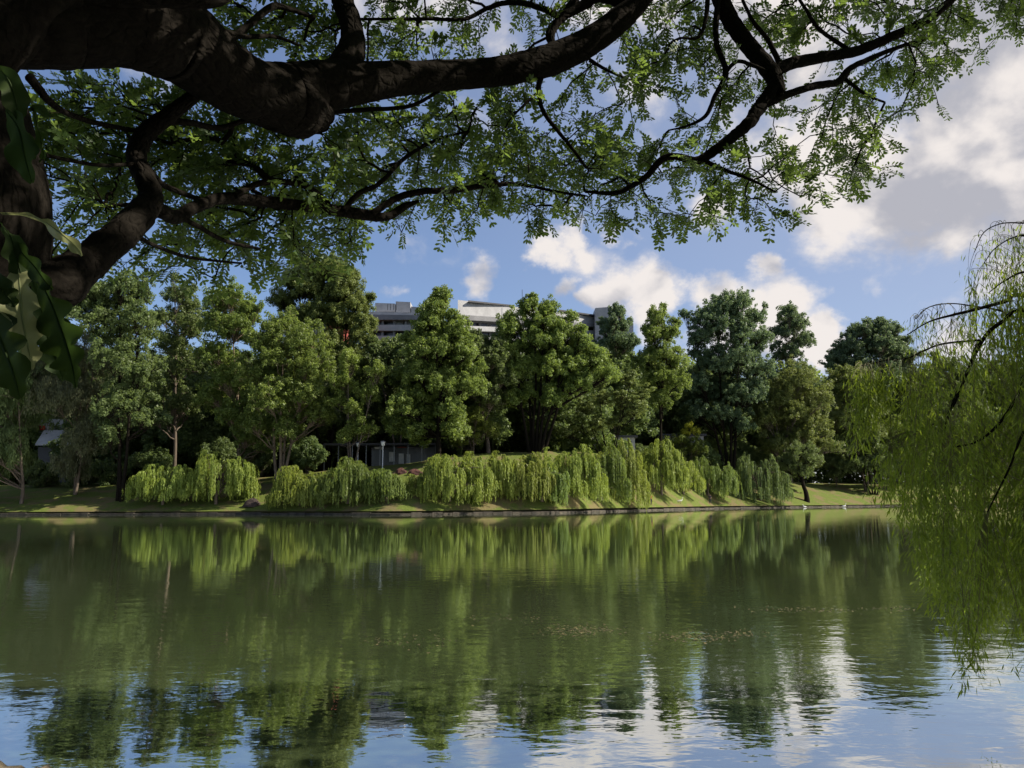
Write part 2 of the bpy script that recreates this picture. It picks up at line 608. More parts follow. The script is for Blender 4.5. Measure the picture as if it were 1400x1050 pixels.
mb = MB()
xs2 = np.concatenate([np.linspace(-600, -12, 10), np.linspace(-10, 14, 60), np.linspace(18, 600, 10)])
vs2 = np.array([-.3, -1, -2, -3.5, -6, -12, -40, -200, -700.])
X, V = np.meshgrid(xs2, vs2, indexing='ij')
Yn = near_shore(X) + V
Zn = .27 + .03 * np.sin(X * 2.1) * np.sin(V * 3) + np.clip(-V - 2, 0, 30) * .02
P = np.stack([X, Yn, Zn], -1).reshape(-1, 3)
nv = len(vs2)
ii, jj = np.meshgrid(np.arange(len(xs2) - 1), np.arange(nv - 1), indexing='ij')
a = ii * nv + jj
mb.add(P, np.stack([a + 1, a + nv + 1, a + nv, a], -1).reshape(-1, 4), None, True)
M['soil'] = simple('soil', (.05, .045, .02), (.03, .045, .012), 3, .95, .02, 20)
tag(mb.build('ground', M['soil']), kind='structure')
mb = MB()

x = -9.0
while x < 13:
    L = rng.uniform(.28, .5)
    x0, x1 = x + .008, x + L - .008
    y0, y1 = float(near_shore(x0)), float(near_shore(x1))
    o = rng.uniform(-.03, .03, 4)
    hh = .30 + rng.uniform(-.012, .015, 4)
    # a lumpy block: three rings
    n = 7
    us = np.linspace(0, 1, n)
    prof = [(-.03, -.5), (0, .12), (.0, .26), (-.05, .31), (-.2, .32), (-.33, .30), (-.36, .1)]
    V_ = []
    for u in us:
        xx = x0 + (x1 - x0) * u
        yy = y0 + (y1 - y0) * u
        for k, (dy, z) in enumerate(prof):
            e = .02 if 0 < u < 1 else 0.0
            V_.append((xx, yy + dy + rng.normal(0, .007) + (e if k < 3 else 0) + o[0], z + rng.normal(0, .006) - (.02 if u in (0, 1) and k > 1 else 0)))
    q = [[i * 7 + k, (i + 1) * 7 + k, (i + 1) * 7 + k + 1, i * 7 + k + 1] for i in range(n - 1) for k in range(6)]
    mb.add(V_, q, None, True)
    x += L
M['stone_pale'] = simple('stone_pale', (.30, .24, .15), (.17, .13, .08), 9, .9, .012, 40)
tag(mb.build('stone_edging', M['stone_pale']), 'rough tan stone edging of the near bank', None, None, 'structure')

# --- floating weed
mb = MB()
for (px, py, sx, sy, n) in [(790, 862, 55, 9, 260), (950, 871, 60, 8, 170), (1100, 833, 90, 5, 150), (1010, 866, 40, 5, 60), (560, 875, 80, 12, 60), (700, 845, 90, 8, 50), (1230, 832, 40, 5, 60)]:
    a_ = rng.normal(0, 1, (n, 2))
    pts = np.array([on_z(px + u * sx * .5, py + v * sy * .5, .006) for u, v in a_])
    mb.leaves(pts, np.tile([0, 0, 1.0], (n, 1)) + rng.normal(0, .12, (n, 3)), rng.uniform(.02, .07, n), rng.uniform(.015, .04, n))
M['weed'] = simple('weed', (.05, .042, .015), (.12, .10, .03), 5, .6)
tag(mb.build('floating_weed', M['weed']), 'small brown flecks of weed floating on the lake', None, None, 'stuff')


# ---------------------------------------------------------------- far trees
def crown_lobes(lobes, D, rc, leafs, size, airy=1.0, flat=1.0, droop=0.0, extra=1, up=.25, bottom=None):
    """lobes in photo pixels -> leaf positions, normals; clump centres for the branches"""
    cs, rs = [], []
    for (px, py, r) in lobes:
        R = r * D / F * 1.03
        c = at(px, py, D)
        cs.append(c + np.array([0, rng.uniform(-.5, .5) * R, 0]))
        rs.append(R)
        for k in range(2 if r > 11 else 0):
            v_ = unit(1)[0]
            v_[2] = abs(v_[2]) * .9
            cs.append(c + v_ * R * rng.uniform(1.0, 1.3))
            rs.append(R * rng.uniform(.28, .42))
        for k in range(extra):
            sgn = 1 if (k % 2 == 0) else -1
            cs.append(c + np.array([rng.uniform(-.4, .4) * R, sgn * R * rng.uniform(.8, 1.3), rng.uniform(-.5, 0) * R]))
            rs.append(R * rng.uniform(.65, .9))
    cl, cr, owner = [], [], []
    rc = rc * .8
    leafs = leafs * .8
    size = size * .92
    for i, (c, R) in enumerate(zip(cs, rs)):
        k = max(6, int(5.4 * (R / rc) ** 1.75 * airy))
        u = unit(k)
        u[:, 2] = np.where(u[:, 2] < -.35, -u[:, 2] * .6, u[:, 2])
        rad = R * rng.uniform(.35, 1.18, k)[:, None]
        pos = c + u * rad * np.array([.95, 1, 1.2])
        cl.append(pos)
        cr.append(rc * rng.uniform(.55, 1.25, k))
        owner += [i] * k
    cl = np.vstack(cl)
    cr = np.concatenate(cr)
    n = np.maximum(8, (leafs * (cr / rc) ** 1.8).astype(int))
    idx = np.repeat(np.arange(len(cl)), n)
    u = unit(len(idx))
    u[:, 2] = np.where(rng.random(len(idx)) < .3, np.abs(u[:, 2]), u[:, 2])
    pos = cl[idx] + u * (cr[idx] * rng.random(len(idx)) ** .45)[:, None] * np.array([1, 1, flat])
    if droop:
        pos[:, 2] -= droop * rng.random(len(idx)) ** 2
    nrm = u + rng.normal(0, .55, u.shape) + np.array([0, 0, up])
    s = size * rng.uniform(.6, 1.3, len(idx))
    return pos, nrm, s, np.array(cs), np.array(rs), cl, np.array(owner)


def wiggle(a, b, n, amp):
    t = np.linspace(0, 1, n)[:, None]
    p = a * (1 - t) + b * t
    k = np.sin(t * PI) * amp
    return p + k * rng.normal(0, 1, (n, 3)) * .5 + k * rng.normal(0, 1, 3) * .6


def far_tree(name, label, leaf, D, trunk_px, lobes, rc=1.0, leafs=70, size=.30, airy=1.0, stems=1, tr=.35, bark='bark_far', droop=0.0,
             extra=2, group=None, spread=.6, flat=1.05, long=1.5, base=None, up=.25, hang=False, fork=.35):
    g = ground_at(trunk_px, D) if base is None else np.array(base)
    pos, nrm, s, cs, rs, cl, owner = crown_lobes(lobes, D, rc, leafs, size, airy, flat, droop, extra, up)
    root = thing(name, label, 'tree', g, group)
    mb = MB()
    low = (cs[:, 2] - rs).min()
    top = (cs[:, 2] + rs * .5).max()
    H = max(low - g[2], 1.5)
    order = np.argsort(cs[:, 0])
    for k in range(stems):
        ang = 2 * PI * k / max(stems, 1) + rng.uniform(0, 1)
        mine = list(order[k * len(order) // stems:(k + 1) * len(order) // stems]) or [order[0]]
        tops = cs[mine]
        tip = tops[np.argmax(tops[:, 2])].copy()
        b0 = g + np.array([(k - (stems - 1) / 2) * tr * .9, math.sin(ang) * tr, 0]) * (1 if stems > 1 else 0) + np.array([0, 0, -.3])
        mid = b0 + (tip - b0) * fork + np.array([0, 0, H * .12]) if stems == 1 else b0 * .55 + tip * .45
        if stems == 1:
            mid[:2] = g[:2] * .75 + tip[:2] * .25
        pth, rad = spline([b0, (b0 * .6 + mid * .4) + rng.normal(0, .12, 3), mid + rng.normal(0, .15, 3), tip], [tr * 1.35, tr, tr * .72, tr * .12], 5)
        if stems > 1:
            rad *= .62
        mb.tube(pth, rad, 7, .06)
        for i in mine:
            c = cs[i]
            # leave the stem below the lobe
            j = int(np.argmin(np.abs(pth[:, 2] - (c[2] - rs[i] * 1.1 - .25 * np.linalg.norm(c[:2] - g[:2])))))
            j = min(max(j, 4), len(pth) - 3)
            w_ = wiggle(pth[j], c, 6, .35)
            r0 = min(rad[j] * .6, .05 + rs[i] * .05)
            mb.tube(w_, np.linspace(r0, r0 * .3, 6), 5)
            mine_c = np.where(owner == i)[0]
            for q in mine_c[:14]:
                w2 = wiggle(w_[3 if rng.random() < .5 else 4], cl[q], 4, .15)
                mb.tube(w2, np.linspace(r0 * .4, .02, 4), 4, caps=False)
    mb.build('trunk', M[bark], root, g)
    mb = MB()
    if hang:
        ax = np.tile([0, 0, 1.0], (len(pos), 1)) + rng.normal(0, .22, pos.shape)
        nn = nrm * np.array([1, 1, .15])
        mb.leaves(pos, nn, s * 2.4, s * .5, ax)
    else:
        mb.leaves(pos, nrm, s * long, s)
    mb.build('crown', M[leaf], root, g)
    return root


def far_willow(label, D, cx, top, bot, half, n_tufts, trunk_px=None, leaf='leaf_far_willow', name='willow_tree', group='weeping willows along the far bank', sub=None, seedshape=1.0):
    """a low dome of drooping tufts; each tuft is a bundle of hanging strands"""
    g = ground_at(cx if trunk_px is None else trunk_px, D)
    cw = at(cx, (top + bot) / 2, D)
    zt = at(cx, top, D)[2]
    zb = at(cx, bot, D)[2]
    HW = half * 1.1 * D / F
    root = thing(name, label, 'tree', g, group)
    # tuft heads on a dome
    mb = MB()
    tb = MB()
    heads = []
    H = zt - zb
    for k in range(int(n_tufts * 2.1)):
        r = math.sqrt(rng.random()) * 1.0
        an = rng.uniform(0, 2 * PI)
        x = cw[0] + HW * r * math.cos(an)
        y = D + HW * .5 * r * math.sin(an)
        hump = 1 - .42 * r ** 3.2 + rng.uniform(-.24, .06) + .10 * math.sin(x * 1.1 + cx)
        z = zb + H * hump * (rng.uniform(.5, 1) if rng.random() < .35 else 1)
        heads.append((x, y, z, r))
    hs = np.array(heads)
    P_, N_, A_, S_ = [], [], [], []
    for (x, y, z, r) in heads:
        ns = int(rng.integers(9, 15))
        outd = np.array([x - cw[0], y - D, 0.0])
        outd /= np.linalg.norm(outd) + 1e-6
        tw = rng.uniform(.5, 1.0)
        drop = (z - zb) * rng.uniform(.35, .98)
        drop = max(drop, 1.0)
        for q in range(ns):
            d = unit(1)[0]
            d[2] = 0
            off = (d * rng.uniform(.1, 1) + outd * .5) * tw
            L = drop * rng.uniform(.45, 1.0)
            n = int(L / .10)
            t_ = np.linspace(0, 1, n)
            xx = x + off[0] * np.minimum(1, t_ * 5) ** .6 + rng.normal(0, .05, n)
            yy = y + off[1] * np.minimum(1, t_ * 5) ** .6 + rng.normal(0, .05, n)
            zz = z + .35 * np.sin(np.minimum(t_ * 5, 1) * PI) * .5 - t_ * L
            P_.append(np.stack([xx, yy, zz], 1))
            nn = np.tile(d + outd * .6, (n, 1)) + rng.normal(0, .45, (n, 3))
            N_.append(nn)
            A_.append(np.tile([0, 0, -1.0], (n, 1)) + rng.normal(0, .25, (n, 3)) + d * .2)
            S_.append(rng.uniform(.7, 1.2, n))
    P_ = np.vstack(P_)
    s = np.concatenate(S_)
    mb.leaves(P_, np.vstack(N_), .36 * s, .13 * s, np.vstack(A_))
    zmin = P_[:, 2].min()
    b0 = g + np.array([0, 0, -.2])
    fork = b0 * .6 + np.array([cw[0], D, zt]) * .4
    pth, rad = spline([b0, b0 * .6 + fork * .4 + rng.normal(0, .1, 3), fork, [cw[0], D, zt - H * .25]], [.26, .2, .17, .05], 4)
    tb.tube(pth, rad, 7, .05)
    for (x, y, z, r) in heads[::3]:
        j = int(rng.integers(4, len(pth) - 1))
        m_ = (pth[j] + np.array([x, y, z])) / 2 + np.array([0, 0, .35])
        p2, r2 = spline([pth[j], m_, [x, y, z]], [.08, .05, .02], 3)
        tb.tube(p2, r2, 5, caps=False)
    tb.build('trunk', M['bark_far'], root, g)
    mb.build('crown', M[leaf], root, g)
    return root
# ---------------------------------------------------------------- the trees one can tell apart on the far bank
def ds(px, off):
    """depth of a point 'off' metres behind the far shore at that photo column"""
    Y = 110.0
    for _ in range(8):
        Y = float(shore(at(px, 640, Y)[0])) + off
    return Y


T = far_tree
T('willow_tree', 'dark drooping tree with a bare trunk at the left end of the far bank', 'leaf_dark', ds(37, 4), 37,
  [(-30, 590, 34), (5, 560, 34), (10, 620, 30), (-20, 640, 30), (20, 520, 30), (-40, 530, 40)],
  rc=.8, leafs=75, size=.22, droop=1.1, stems=1, tr=.22, hang=True, extra=2)
T('casuarina_tree', 'grey green tree with wispy hanging sprays, second from the left end of the far bank', 'leaf_grey', ds(112, 9), 108,
  [(70, 500, 30), (105, 485, 26), (130, 495, 20), (95, 540, 36), (125, 540, 26), (118, 600, 28), (140, 580, 18), (100, 635, 20)],
  rc=.7, leafs=80, size=.19, droop=1.3, stems=2, tr=.3, hang=True, extra=2)
T('broadleaf_tree', 'tall dark open crowned tree forking from a stump like base beside the water', 'leaf_dark', ds(170, 5), 170,
  [(150, 405, 28), (185, 400, 24), (150, 445, 34), (190, 445, 28), (165, 495, 36), (195, 510, 22), (175, 550, 28), (150, 590, 22), (205, 575, 18), (125, 420, 24)],
  rc=.8, leafs=60, size=.27, airy=.7, stems=3, tr=.38, bark='bark_dark', extra=2)
T('broadleaf_tree', 'narrow dark tree rising between the stump forked tree and the light green tree', 'leaf_dark', ds(245, 20), 240,
  [(248, 408, 22), (240, 435, 22), (258, 440, 20), (240, 475, 24), (255, 500, 22), (235, 530, 24), (255, 560, 24), (225, 570, 20)],
  rc=.75, leafs=60, size=.25, airy=.75, stems=1, tr=.3, extra=2)
T('broadleaf_tree', 'loose light green tree with a slim trunk, left of the broad olive green tree', 'leaf_mid', ds(318, 14), 330,
  [(300, 415, 20), (322, 410, 20), (345, 430, 16), (300, 445, 24), (328, 455, 24), (300, 490, 26), (320, 520, 26), (290, 545, 22), (335, 565, 24), (340, 595, 20), (370, 610, 14)],
  rc=.7, leafs=60, size=.24, airy=.75, stems=1, tr=.26, bark='bark_pale', extra=2)
T('broadleaf_tree', 'broad olive green tree on pale crooked stems, round topped, left of centre', 'leaf_mid', ds(395, 11), 385,
  [(390, 450, 24), (365, 470, 24), (420, 470, 26), (395, 495, 34), (355, 515, 26), (435, 505, 22), (375, 545, 32), (420, 545, 30), (350, 580, 20), (395, 585, 24), (440, 570, 16)],
  rc=.75, leafs=70, size=.23, airy=.8, stems=4, tr=.34, bark='bark_pale', extra=2)
T('rain_tree', 'tallest dome shaped tree with a smooth arched top, standing high behind the left of centre', 'leaf_olive', ds(445, 30), 447,
  [(425, 372, 22), (452, 372, 22), (400, 392, 20), (478, 392, 20), (435, 395, 24), (462, 405, 22), (492, 415, 18), (390, 415, 16), (500, 440, 14), (470, 440, 22), (495, 462, 16), (440, 430, 22), (410, 440, 20), (455, 475, 22), (485, 490, 20)],
  rc=.75, leafs=110, size=.20, airy=1.15, stems=3, tr=.45, extra=2, bark='bark_dark', up=.5)
T('small_tree', 'bright yellow green tree with ball shaped leaf clusters stacked one above another', 'leaf_light', ds(490, 12), 480,
  [(478, 498, 15), (516, 512, 15), (470, 525, 17), (500, 540, 14), (462, 550, 12), (485, 562, 14), (490, 590, 14), (470, 598, 10), (508, 588, 9)],
  rc=.65, leafs=95, size=.19, airy=1.0, stems=3, tr=.2, extra=1, up=.5)
T('conical_tree', 'bright green conical tree with a straight dark trunk in the middle of the far bank', 'leaf_mid', ds(600, 17), 600,
  [(603, 404, 13), (600, 425, 18), (585, 448, 22), (622, 452, 22), (572, 480, 24), (605, 480, 28), (636, 485, 22), (560, 515, 26), (600, 522, 32), (640, 522, 26), (560, 555, 26), (605, 560, 30), (575, 590, 22), (545, 585, 16), (620, 590, 20)],
  rc=.75, leafs=75, size=.24, airy=.85, stems=1, tr=.36, extra=2, bark='bark_dark', fork=.5)
T('broadleaf_tree', 'mid green tree filling the gap between the conical tree and the fan shaped tree', 'leaf_dark', ds(662, 24), 668,
  [(650, 470, 14), (675, 474, 14), (645, 485, 22), (675, 495, 24), (655, 525, 26), (670, 550, 22), (690, 520, 20)],
  rc=.75, leafs=80, size=.25, airy=.95, stems=1, tr=.3, extra=2)
T('small_tree', 'low yellow green tree on the bright grass right of the conical tree', 'leaf_light', ds(645, 23), 647,
  [(630, 585, 15), (650, 575, 15), (668, 590, 12), (645, 600, 12), (625, 605, 9), (612, 575, 11)],
  rc=.6, leafs=70, size=.2, airy=.75, stems=2, tr=.13, extra=1)
T('broadleaf_tree', 'wide fan shaped tree whose many dark stems spread from the top of the grass mound', 'leaf_mid', ds(735, 22), 733,
  [(722, 420, 15), (750, 424, 14), (738, 440, 20), (700, 450, 20), (768, 448, 18), (725, 465, 24), (758, 470, 24), (690, 480, 22), (795, 470, 20), (785, 495, 24), (815, 490, 18), (705, 510, 24), (745, 505, 24), (825, 515, 18), (680, 520, 18), (790, 528, 20), (760, 545, 18), (700, 545, 16), (722, 540, 14)],
  rc=.75, leafs=78, size=.24, airy=.85, stems=7, tr=.42, bark='bark_dark', extra=2)
T('broadleaf_tree', 'small blue green crowned tree showing above the fan shaped tree, beside the white roof tower', 'leaf_blue', ds(842, 40), 842,
  [(842, 428, 11), (832, 445, 13), (853, 445, 12), (840, 465, 18), (825, 480, 14), (862, 470, 12)],
  rc=.75, leafs=85, size=.26, airy=1, stems=1, tr=.3, extra=2)
T('small_tree', 'layered olive tree with flat leaf tiers above the tallest weeping willow', 'leaf_olive', ds(820, 14), 830,
  [(800, 560, 15), (825, 545, 15), (850, 550, 17), (870, 565, 14), (790, 580, 12), (815, 582, 14), (845, 580, 14), (775, 595, 10), (880, 540, 12), (860, 520, 12)],
  rc=.7, leafs=80, size=.2, airy=.8, stems=4, tr=.2, bark='bark_dark', extra=1, flat=.4, up=.8)
T('conical_tree', 'slim pointed tree on one straight trunk, left of the big round headed tree', 'leaf_mid', ds(902, 18), 902,
  [(902, 436, 14), (890, 455, 16), (915, 458, 16), (902, 482, 20), (880, 495, 16), (925, 492, 14), (895, 520, 20), (920, 520, 18), (905, 548, 18)],
  rc=.75, leafs=68, size=.25, airy=.75, stems=1, tr=.26, extra=2, bark='bark_dark', fork=.6)
T('broadleaf_tree', 'big round headed tree with an airy blue green crown, right of centre', 'leaf_blue', ds(995, 20), 995,
  [(985, 420, 18), (1012, 418, 18), (960, 435, 18), (1035, 435, 16), (985, 450, 24), (1015, 455, 24), (955, 465, 18), (1042, 465, 16), (970, 495, 26), (1010, 495, 28), (1040, 505, 20), (960, 530, 22), (1000, 535, 28), (1030, 545, 22), (985, 570, 22), (950, 565, 16), (1010, 580, 18)],
  rc=.85, leafs=62, size=.30, airy=.72, stems=4, tr=.5, extra=2, bark='bark_dark')
T('broadleaf_tree', 'upright airy blue green tree just right of the big round headed tree', 'leaf_blue', ds(1080, 26), 1078,
  [(1076, 430, 13), (1088, 445, 15), (1070, 455, 14), (1095, 470, 15), (1075, 485, 18), (1090, 510, 18), (1065, 520, 18)],
  rc=.85, leafs=65, size=.30, airy=.72, stems=2, tr=.35, extra=2)
T('broadleaf_tree', 'grey olive tree with a rugged lower crown in front of the airy blue green trees', 'leaf_olive', ds(1080, 12), 1062,
  [(1085, 520, 24), (1055, 545, 22), (1110, 545, 22), (1080, 565, 26), (1045, 575, 18), (1120, 580, 20), (1090, 600, 24), (1060, 610, 20), (1125, 610, 16), (1105, 630, 16)],
  rc=.8, leafs=75, size=.25, airy=.85, stems=3, tr=.4, extra=2)
T('broadleaf_tree', 'dark tree with a leaning flared trunk right at the waterside, right of centre', 'leaf_dark', ds(1098, 2.5), 1098,
  [(1090, 620, 16), (1110, 628, 15), (1078, 636, 12), (1100, 645, 12)],
  rc=.7, leafs=60, size=.22, airy=.8, stems=1, tr=.5, bark='bark_dark', extra=1)
T('broadleaf_tree', 'dense blue green tree with a bumpy double top on the right', 'leaf_blue', ds(1188, 30), 1190,
  [(1175, 455, 14), (1200, 452, 15), (1155, 475, 15), (1188, 475, 20), (1145, 495, 15), (1210, 478, 15), (1175, 505, 24), (1205, 510, 22), (1150, 525, 20), (1185, 540, 22)],
  rc=.9, leafs=75, size=.32, airy=.95, stems=2, tr=.4, extra=2)
T('broadleaf_tree', 'narrow blue green tree with a pointed top beside the double topped tree', 'leaf_blue', ds(1228, 34), 1226,
  [(1223, 452, 9), (1226, 468, 12), (1220, 485, 14), (1238, 490, 14), (1228, 515, 18), (1245, 525, 16), (1235, 550, 18)],
  rc=.9, leafs=75, size=.32, airy=.95, stems=1, tr=.35, extra=2)
T('broadleaf_tree', 'mid green round tree under the double topped tree, above the right hand lawn', 'leaf_olive', ds(1165, 12), 1180,
  [(1150, 520, 18), (1180, 520, 18), (1165, 545, 22), (1145, 575, 18), (1190, 560, 18), (1175, 590, 20), (1150, 610, 16), (1185, 620, 14)],
  rc=.85, leafs=75, size=.28, airy=.9, stems=3, tr=.3, extra=2)
T('small_tree', 'dark bushy tree with several thin stems on the right hand lawn', 'leaf_dark', ds(1195, 7), 1190,
  [(1190, 605, 14), (1200, 630, 16), (1180, 640, 14), (1210, 645, 12), (1160, 640, 12)],
  rc=.8, leafs=80, size=.26, airy=.9, stems=5, tr=.25, bark='bark_dark', extra=1)
T('small_tree', 'pale yellow green bushy tree seen through the left edge of the near willow', 'leaf_light', ds(1225, 13), 1235,
  [(1225, 590, 16), (1245, 600, 16), (1230, 620, 14), (1255, 625, 13), (1215, 610, 10)],
  rc=.8, leafs=80, size=.26, airy=.9, stems=2, tr=.2, extra=1)
for lab, px, tp in (('dark tree behind the near willow, left of two', 1290, 505), ('dark tree behind the near willow, right of two', 1370, 510)):
    T('broadleaf_tree', lab, 'leaf_dark', ds(px, 25), px,
      [(px, tp, 18), (px - 28, tp + 18, 22), (px + 28, tp + 16, 22), (px, tp + 40, 28), (px - 30, tp + 62, 26), (px + 30, tp + 60, 26), (px, tp + 85, 28)],
      rc=1.0, leafs=70, size=.35, airy=.9, stems=2, tr=.4, extra=2)
T('small_tree', 'tiny bright yellow leaved tree glowing in the shade behind the tallest weeping willow', 'leaf_yellow', ds(945, 22), 945,
  [(943, 582, 6), (950, 590, 6), (938, 592, 5)], rc=.5, leafs=60, size=.18, airy=.8, stems=1, tr=.07, extra=1)

# second row of dark trees, copies of three
protos = []
for k in range(3):
    r = far_tree('broadleaf_tree', 'dark tree of the second row, mostly hidden behind the lakeside trees', 'leaf_dark', 150.0, 600,
                 [(600, 470, 34), (560, 500, 36), (640, 500, 36), (590, 530, 44), (630, 550, 40), (560, 555, 36), (600, 585, 40), (650, 580, 30)] if k != 1 else
                 [(600, 455, 26), (575, 480, 30), (625, 485, 30), (600, 515, 40), (570, 545, 36), (635, 545, 36), (600, 580, 42)],
                 rc=1.4, leafs=60, size=.42, airy=1.0, stems=2, tr=.4, extra=2, group='second row of dark trees')
    r.children[1].data.materials[0] = M[('leaf_mid', 'leaf_dark', 'leaf_olive')[k]]
    protos.append(r)
spots = []
for i, px in enumerate(range(-160, 1500, 52)):
    if 560 < px < 640:
        pass
    spots.append((px + rng.uniform(-12, 12), 36 + (i % 3) * 9, rng.uniform(.85, 1.1)))
for i, px in enumerate(range(-130, 1450, 88)):
    spots.append((px, 58 + (i % 2) * 8, rng.uniform(.95, 1.15)))
first = [True] * 3
for i, (px, off, s) in enumerate(spots):
    k = i % 3
    if first[k]:
        o = protos[k]
        first[k] = False
    else:
        o = copy_tree(protos[k])
    Y = ds(px, off)
    g = ground_at(px, Y)
    o.location = tuple(g.tolist())
    s2 = s
    # keep the tops below the skyline of the front row
    lim = 505 if px < 480 or px > 860 else 492
    ztop = at(px, lim, Y)[2]
    s2 = min(s, (ztop - g[2]) / 26.0)
    o.scale = (s2 * 1.15, s2 * 1.15, s2)
    o.rotation_euler = (0, 0, rng.uniform(0, 6.28))

# the wood beyond, one dark mass
mb = MB()
n = 170000
px_ = rng.uniform(-420, 1900, n)
off_ = rng.uniform(70, 84, n)
Yd = np.array([ds(x, 77) for x in np.linspace(-420, 1900, 60)])
Yq = np.interp(px_, np.linspace(-420, 1900, 60), Yd) + off_ - 77
dx_ = np.array([(at(x, 600, 100.0)[0]) / 100.0 for x in np.linspace(-420, 1900, 60)])
Xq = np.interp(px_, np.linspace(-420, 1900, 60), dx_) * Yq
zg = land(Xq, Yq)
topz = (683 - 508 - 12 * np.sin(px_ * .045) - 8 * np.sin(px_ * .11 + 1)) / F * Yq + CAMZ
zq = zg + (topz - zg) * np.where(rng.random(n) < .45, rng.random(n) * .4, rng.random(n))
nq = unit(n) + np.array([0, -.4, .5])
mb.leaves(np.stack([Xq, Yq, zq], 1), nq, rng.uniform(.9, 1.7, n), rng.uniform(.6, 1.1, n))
tag(mb.build('woods', M['leaf_mid']), 'dark wood closing the view behind the lakeside trees', None, None, 'stuff')

# understorey shrubs: dark hedge clumps at the back of the left lawn and between the trunks
SHR = [(60, 648, 22, 18, 'dark green shrub at the back of the left lawn, behind the bare trunked tree'),
       (105, 643, 26, 18, 'dark green shrub at the back of the left lawn, under the grey green tree'),
       (148, 645, 22, 18, 'dark green shrub at the back of the left lawn, left of the stump forked tree'),
       (212, 632, 26, 20, 'dark shrub behind the left end of the bright weeping willow'),
       (352, 625, 24, 16, 'dark green bush at the foot of the pale crooked stems'),
       (420, 622, 26, 20, 'dark bush above the gap between the two left willow clumps'),
       (300, 622, 24, 22, 'dark bush behind the right end of the bright weeping willow'),
       (880, 628, 24, 24, 'dark bush behind the tallest weeping willow'),
       (960, 628, 26, 24, 'dark bush under the big airy tree'),
       (1020, 628, 28, 24, 'dark bush under the right side of the big airy tree'),
       (1140, 635, 22, 16, 'dark bush beside the right hand lawn'),
       (1000, 655, 22, 20, 'low dark bush behind the right hand willows')]
for (px, py, hw, off, lab) in SHR:
    D = ds(px, off)
    T('bush', lab, 'leaf_dark', D, px, [(px - hw * .5, py, hw * .5), (px + hw * .5, py + 2, hw * .5), (px, py - hw * .25, hw * .5), (px, py + 12, hw * .5)],
      rc=.7, leafs=80, size=.2, stems=3, tr=.08, extra=2)
for o in bpy.data.objects:
    if o.name.startswith('bush') and o.parent is None:
        o['category'] = 'bush'

# ---------------------------------------------------------------- weeping willows along the far bank
WL = [('bright yellow green weeping willow, right half of the leftmost willow clump', 300, 617, 684, 44, 60, 5, 'leaf_far_willow'),
      ('bright weeping willow with a low rounded top, left half of the leftmost willow clump', 228, 630, 684, 44, 52, 6, 'leaf_far_willow'),
      ('small weeping willow with a lit left side, just right of the dark rock', 412, 635, 694, 40, 52, 3, 'leaf_far_willow'),
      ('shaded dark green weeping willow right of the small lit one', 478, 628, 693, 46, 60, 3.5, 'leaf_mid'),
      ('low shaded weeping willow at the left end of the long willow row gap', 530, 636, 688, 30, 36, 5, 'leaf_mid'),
      ('weeping willow with streaked lit strands at the left end of the long willow row', 615, 626, 689, 48, 62, 3.5, 'leaf_far_willow'),
      ('thin weeping willow with a slender bare stem below the grass mound', 708, 622, 686, 44, 50, 4, 'leaf_far_willow'),
      ('yellow green weeping willow in the middle of the long willow row', 775, 616, 684, 46, 56, 6, 'leaf_far_willow'),
      ('tallest weeping willow, its strands trailing down to the stone edge', 848, 606, 696, 34, 52, 4, 'leaf_far_willow'),
      ('tall weeping willow arching over the person in the red top', 902, 608, 672, 36, 56, 4.0, 'leaf_far_willow'),
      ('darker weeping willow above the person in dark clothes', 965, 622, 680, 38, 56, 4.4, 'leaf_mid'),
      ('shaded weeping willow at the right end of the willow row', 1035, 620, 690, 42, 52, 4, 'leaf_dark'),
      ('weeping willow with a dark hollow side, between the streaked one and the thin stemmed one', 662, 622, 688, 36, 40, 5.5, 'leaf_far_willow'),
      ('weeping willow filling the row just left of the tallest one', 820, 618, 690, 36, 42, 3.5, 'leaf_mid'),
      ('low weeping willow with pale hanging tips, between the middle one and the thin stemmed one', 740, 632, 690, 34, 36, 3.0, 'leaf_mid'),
      ('half shaded small weeping willow between the two people on the bank', 932, 632, 674, 24, 26, 7, 'leaf_far_willow')]
for (lab, cx, top, bot, half, nt, off, lf) in WL:
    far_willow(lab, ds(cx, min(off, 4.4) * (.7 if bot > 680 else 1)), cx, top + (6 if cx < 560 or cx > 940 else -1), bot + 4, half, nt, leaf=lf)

# ---------------------------------------------------------------- buildings
M['white_wall'] = simple('white_wall', (.36, .36, .37), (.28, .28, .29), .5, .7)
M['grey_wall'] = simple('grey_wall', (.20, .20, .21), (.15, .15, .16), .4, .8)
M['dark_glass'] = simple('dark_glass', (.02, .025, .03), (.035, .04, .05), .2, .25, spec=.6)
M['roof_dark'] = simple('roof_dark', (.05, .05, .055), None, .5, .6)
M['red_brick'] = simple('red_brick', (.28, .06, .045), (.2, .05, .04), 2, .9)
M['white_paint'] = simple('white_paint', (.75, .75, .74), None, 2, .5)
M['grey_metal'] = simple('grey_metal', (.25, .26, .27), None, 3, .45, metal=.3)
M['dark_metal'] = simple('dark_metal', (.06, .06, .06), None, 3, .5)


def slab(mb, pxa, ya, Da, pxb, yb, Db, ytop_a, ytop_b, thick=1.0, out=0.0):
    """vertical slab from photo column a to column b, given bottom and top rows at a"""
    a0 = at(pxa, ya, Da - out)
    b0 = at(pxb, yb, Db - out)
    a1 = at(pxa, ytop_a, Da - out)
    b1 = at(pxb, ytop_b, Db - out)
    n = np.array([0, thick, 0])
    mb.hexa([a0, b0, b0 + n, a0 + n], [a1, b1, b1 + n, a1 + n])


